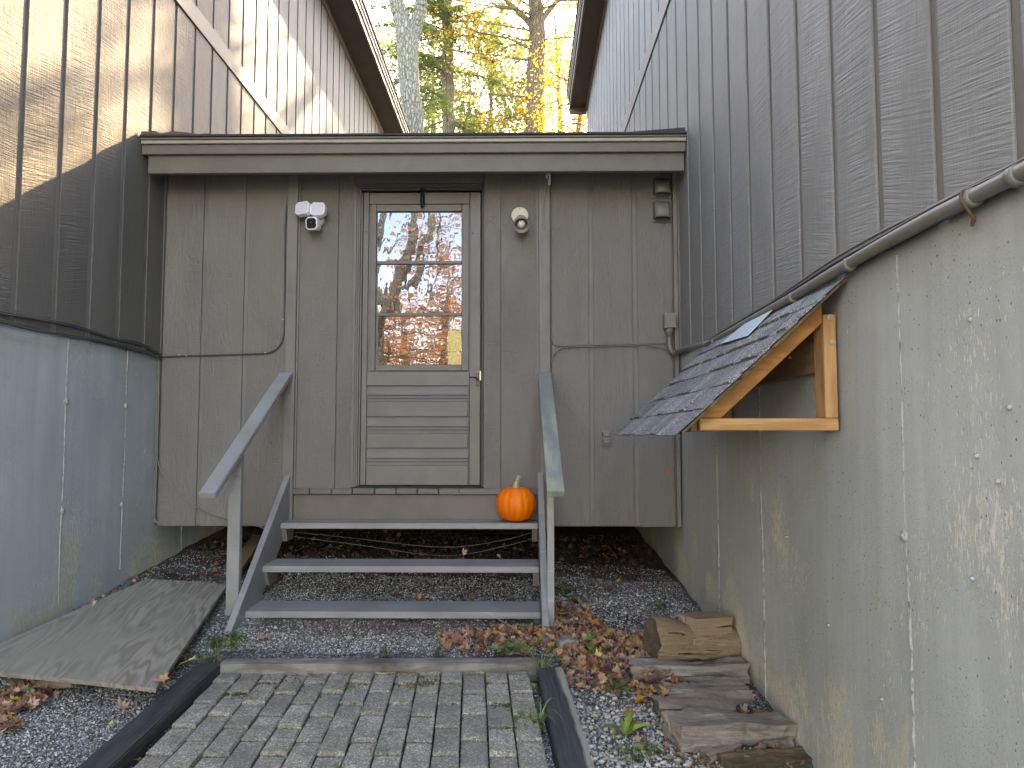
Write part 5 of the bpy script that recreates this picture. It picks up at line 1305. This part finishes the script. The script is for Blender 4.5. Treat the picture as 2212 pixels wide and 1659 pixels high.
# brown-barked yellow oak
Y = 18.0; ub = 1157
T = TreeB('oak_tree', 'brown-barked tree with yellow autumn leaves right of centre behind the roof', (at(ub, 290, Y).x, Y, 1.0), 'bark_brown')
x0 = at(1153, 290, Y).x
trunk(T, [(x0, Y, .8), (x0 - .02, Y, 6), at(1153, 290, Y), at(1157, 180, Y), at(1160, 80, Y), at(1158, 20, Y), at(1156, -30, Y), at(1160, -220, Y)], [.30, .265, .24, .235, .225, .20, .17, .09], 'bark_brown', 18)
r3 = random.Random(43)
L1 = [at(1158, 70, Y), at(1140, 45, Y), at(1112, 18, Y), at(1085, -8, Y), at(1040, -60, Y)]; T.tube(smooth_path(L1), list(np.linspace(.11, .04, len(smooth_path(L1)))), 8)
L2 = [at(1160, 60, Y), at(1180, 30, Y), at(1200, 5, Y), at(1225, -40, Y)]; T.tube(smooth_path(L2), list(np.linspace(.10, .05, len(smooth_path(L2)))), 8)
L3 = [at(1152, 105, Y), at(1135, 100, Y), at(1110, 88, Y), at(1095, 82, Y), at(1070, 78, Y)]; T.tube(smooth_path(L3), list(np.linspace(.05, .015, len(smooth_path(L3)))), 6)
for (u, v, dx, dz, L) in ((1160, 40, -1, .1, 2.6), (1165, 20, 1, .1, 2.4), (1158, 90, 1, -.2, 2.0), (1155, 130, -1, -.1, 2.2), (1156, 170, 1, 0, 1.8), (1154, 210, -1, .0, 1.9), (1154, 230, 1, .05, 1.7), (1153, 260, -1, -.1, 1.6), (1153, 285, 1, -.1, 1.7), (1120, 20, -1, 0, 2.0), (1100, -10, -1, -.1, 2.2), (1205, 0, .8, -.2, 2.0), (1160, -60, -1, .1, 2.4), (1160, -60, 1, .1, 2.4), (1153, 330, -1, 0, 1.8), (1153, 330, 1, 0, 1.8), (1095, 82, -.8, .2, 1.6), (1150, 60, 0, .1, 2.2)):
    limb(T, at(u, v, Y), Vector((dx, r3.uniform(-1, .6), dz)), L, .035, 2, r3, 13, YEL, .15)
for i in range(20):      # mostly unseen upper crown, added across the sun path to dim the left wall
    limb(T, (x0 + r3.gauss(0, .15), Y + r3.gauss(0, .2), r3.uniform(11.5, 16.5)), Vector((r3.uniform(-1, 1), r3.uniform(-.7, .7), r3.uniform(-.1, .5))), r3.uniform(1.2, 2.3), .03, 2, r3, 9, YEL, .2)
T.finish('leaf', .078)
# farther orange/yellow trees filling the gap
def filler(name, label, u, Y, pal, seed, vtop, vbot, halfw, nl, leafn, sz=.13, rr=.14):
    b = at(u, 290, Y); T = TreeB(name, label, (b.x, Y, 1.0), 'bark_dark'); r3 = random.Random(seed)
    zt_ = at(u, vtop, Y).z; zb_ = at(u, vbot, Y).z
    trunk(T, [(b.x, Y, .8), (b.x + r3.gauss(0, .1), Y, zb_), (b.x + r3.gauss(0, .15), Y, (zt_ + zb_) / 2), (b.x + r3.gauss(0, .2), Y, zt_)], [rr, rr * .85, rr * .6, rr * .2], 'bark_dark', 10)
    for i in range(nl):
        z = zb_ + (zt_ - zb_) * (i + r3.random()) / nl; a = r3.uniform(0, 6.28)
        limb(T, (b.x, Y, z), Vector((math.cos(a), math.sin(a), r3.uniform(-.1, .5))), halfw * r3.uniform(.6, 1.1), .025, 1, r3, leafn, pal, .2)
    T.finish('leaf', sz)
filler('maple_tree', 'small orange-gold tree seen under the right eave end', 1235, 15.5, [(.78, .45, .03), (.72, .34, .03), (.80, .55, .05)], 51, 150, 420, 1.0, 34, 40, .062, .09)
filler('birch_tree', 'distant lime-green tree between the hemlock and the brown trunk', 1060, 27, LIM, 52, 70, 400, 3.0, 36, 34, .15)
filler('maple_tree', 'distant orange-tinted tree low behind the middle of the roof', 1030, 24, ORG[:1] + YEL[:2] + LIM, 53, 170, 400, 2.2, 26, 26, .12, .08)
filler('beech_tree', 'distant yellow tree behind the brown trunk toward the right eave', 1210, 26, YEL, 54, 20, 400, 2.2, 20, 26, .12)
filler('birch_tree', 'distant pale green tree behind the hemlock and grey trunk', 925, 28, LIM + HEM, 55, 90, 400, 2.8, 32, 30, .15)

# trees on the camera's side of the yard: they light up and show in the door glass
RG = 'trees mirrored in the door glass'
def mir(u, v, D):     # the place behind the camera that the door glass shows at this spot, D metres from the glass
    p = PY(u, v, YW); d = (p - _O); d.y = -d.y; d = d / abs(d.y); return p + d * D
T = TreeB('maple_tree', 'large leaning forked trunk with orange leaves, seen mirrored in the door glass', tuple(mir(800, 900, 12)), 'bark_dark', RG)
D = 12.0
trunk(T, [mir(800, 900, D), mir(822, 780, D), mir(822, 725, D), mir(838, 676, D), mir(850, 620, D), mir(872, 570, D), mir(898, 510, D), mir(905, 450, D), mir(930, 330, D)], [.32, .24, .20, .19, .17, .15, .125, .10, .06], 'bark_dark')
trunk(T, [mir(838, 660, D), mir(820, 645, D), mir(800, 610, D), mir(770, 540, D)], [.15, .14, .12, .08], 'bark_grey')
trunk(T, [mir(893, 615, D), mir(893, 614, D), mir(910, 570, D), mir(920, 520, D), mir(936, 490, D), mir(940, 455, D), mir(930, 390, D)], [.03, .05, .07, .08, .08, .07, .04], 'bark_grey')
trunk(T, [mir(870, 565 + 60, D), mir(892, 597, D), mir(903, 572, D), mir(915, 540, D)], [.09, .08, .06, .05], 'bark_dark')
r3 = random.Random(61)
for i in range(34):
    p = mir(r3.uniform(830, 1010), r3.uniform(430, 800), D + r3.uniform(-1, 3))
    limb(T, p, Vector((r3.uniform(-.3, 1), r3.uniform(-1, 1), r3.uniform(-.2, 1))), r3.uniform(1.2, 2.4), .028, 2, r3, 8, [(.92, .45, .20), (.90, .38, .22), (.92, .60, .26)], .22)
T.finish('leaf', .10)
T = TreeB('beech_tree', 'thick yellow-lit trunk crossing the upper left of the mirrored view', tuple(mir(815, 640, 9)), 'bark_grey', RG)
trunk(T, [mir(770, 760, 9), mir(795, 620, 9), mir(815, 540, 9), mir(840, 455, 9), mir(870, 340, 9)], [.12, .11, .10, .09, .07], 'bark_grey'); T.finish('leaf', .1)
for k, (u, D, seed, pal, lab) in enumerate(((960, 19, 62, ORG, 'orange maple filling the mirrored view low on the right'), (880, 24, 63, ORG + YEL, 'distant orange and yellow maple low in the mirrored view'), (1040, 23, 64, YEL, 'golden tree beyond the right edge of the mirrored view'), (790, 21, 65, ORG, 'orange maple beyond the left edge of the mirrored view'))):
    b = mir(u, 760, D); T = TreeB('maple_tree', lab, (b.x, b.y, -.2), 'bark_dark', RG); r3 = random.Random(seed)
    trunk(T, [(b.x, b.y, -.3), (b.x + .1, b.y, 3), (b.x - .1, b.y, 8)], [.16, .12, .04], 'bark_dark', 10)
    for i in range(34):
        z = r3.uniform(1.0, 6.2); a = r3.uniform(0, 6.28)
        limb(T, (b.x, b.y, z), Vector((math.cos(a), math.sin(a), r3.uniform(0, .6))), r3.uniform(1.4, 2.6), .03, 1, r3, 34, [tuple(min(1, q * 1.9) for q in c) for c in pal], .3)
    T.finish('leaf', .10)
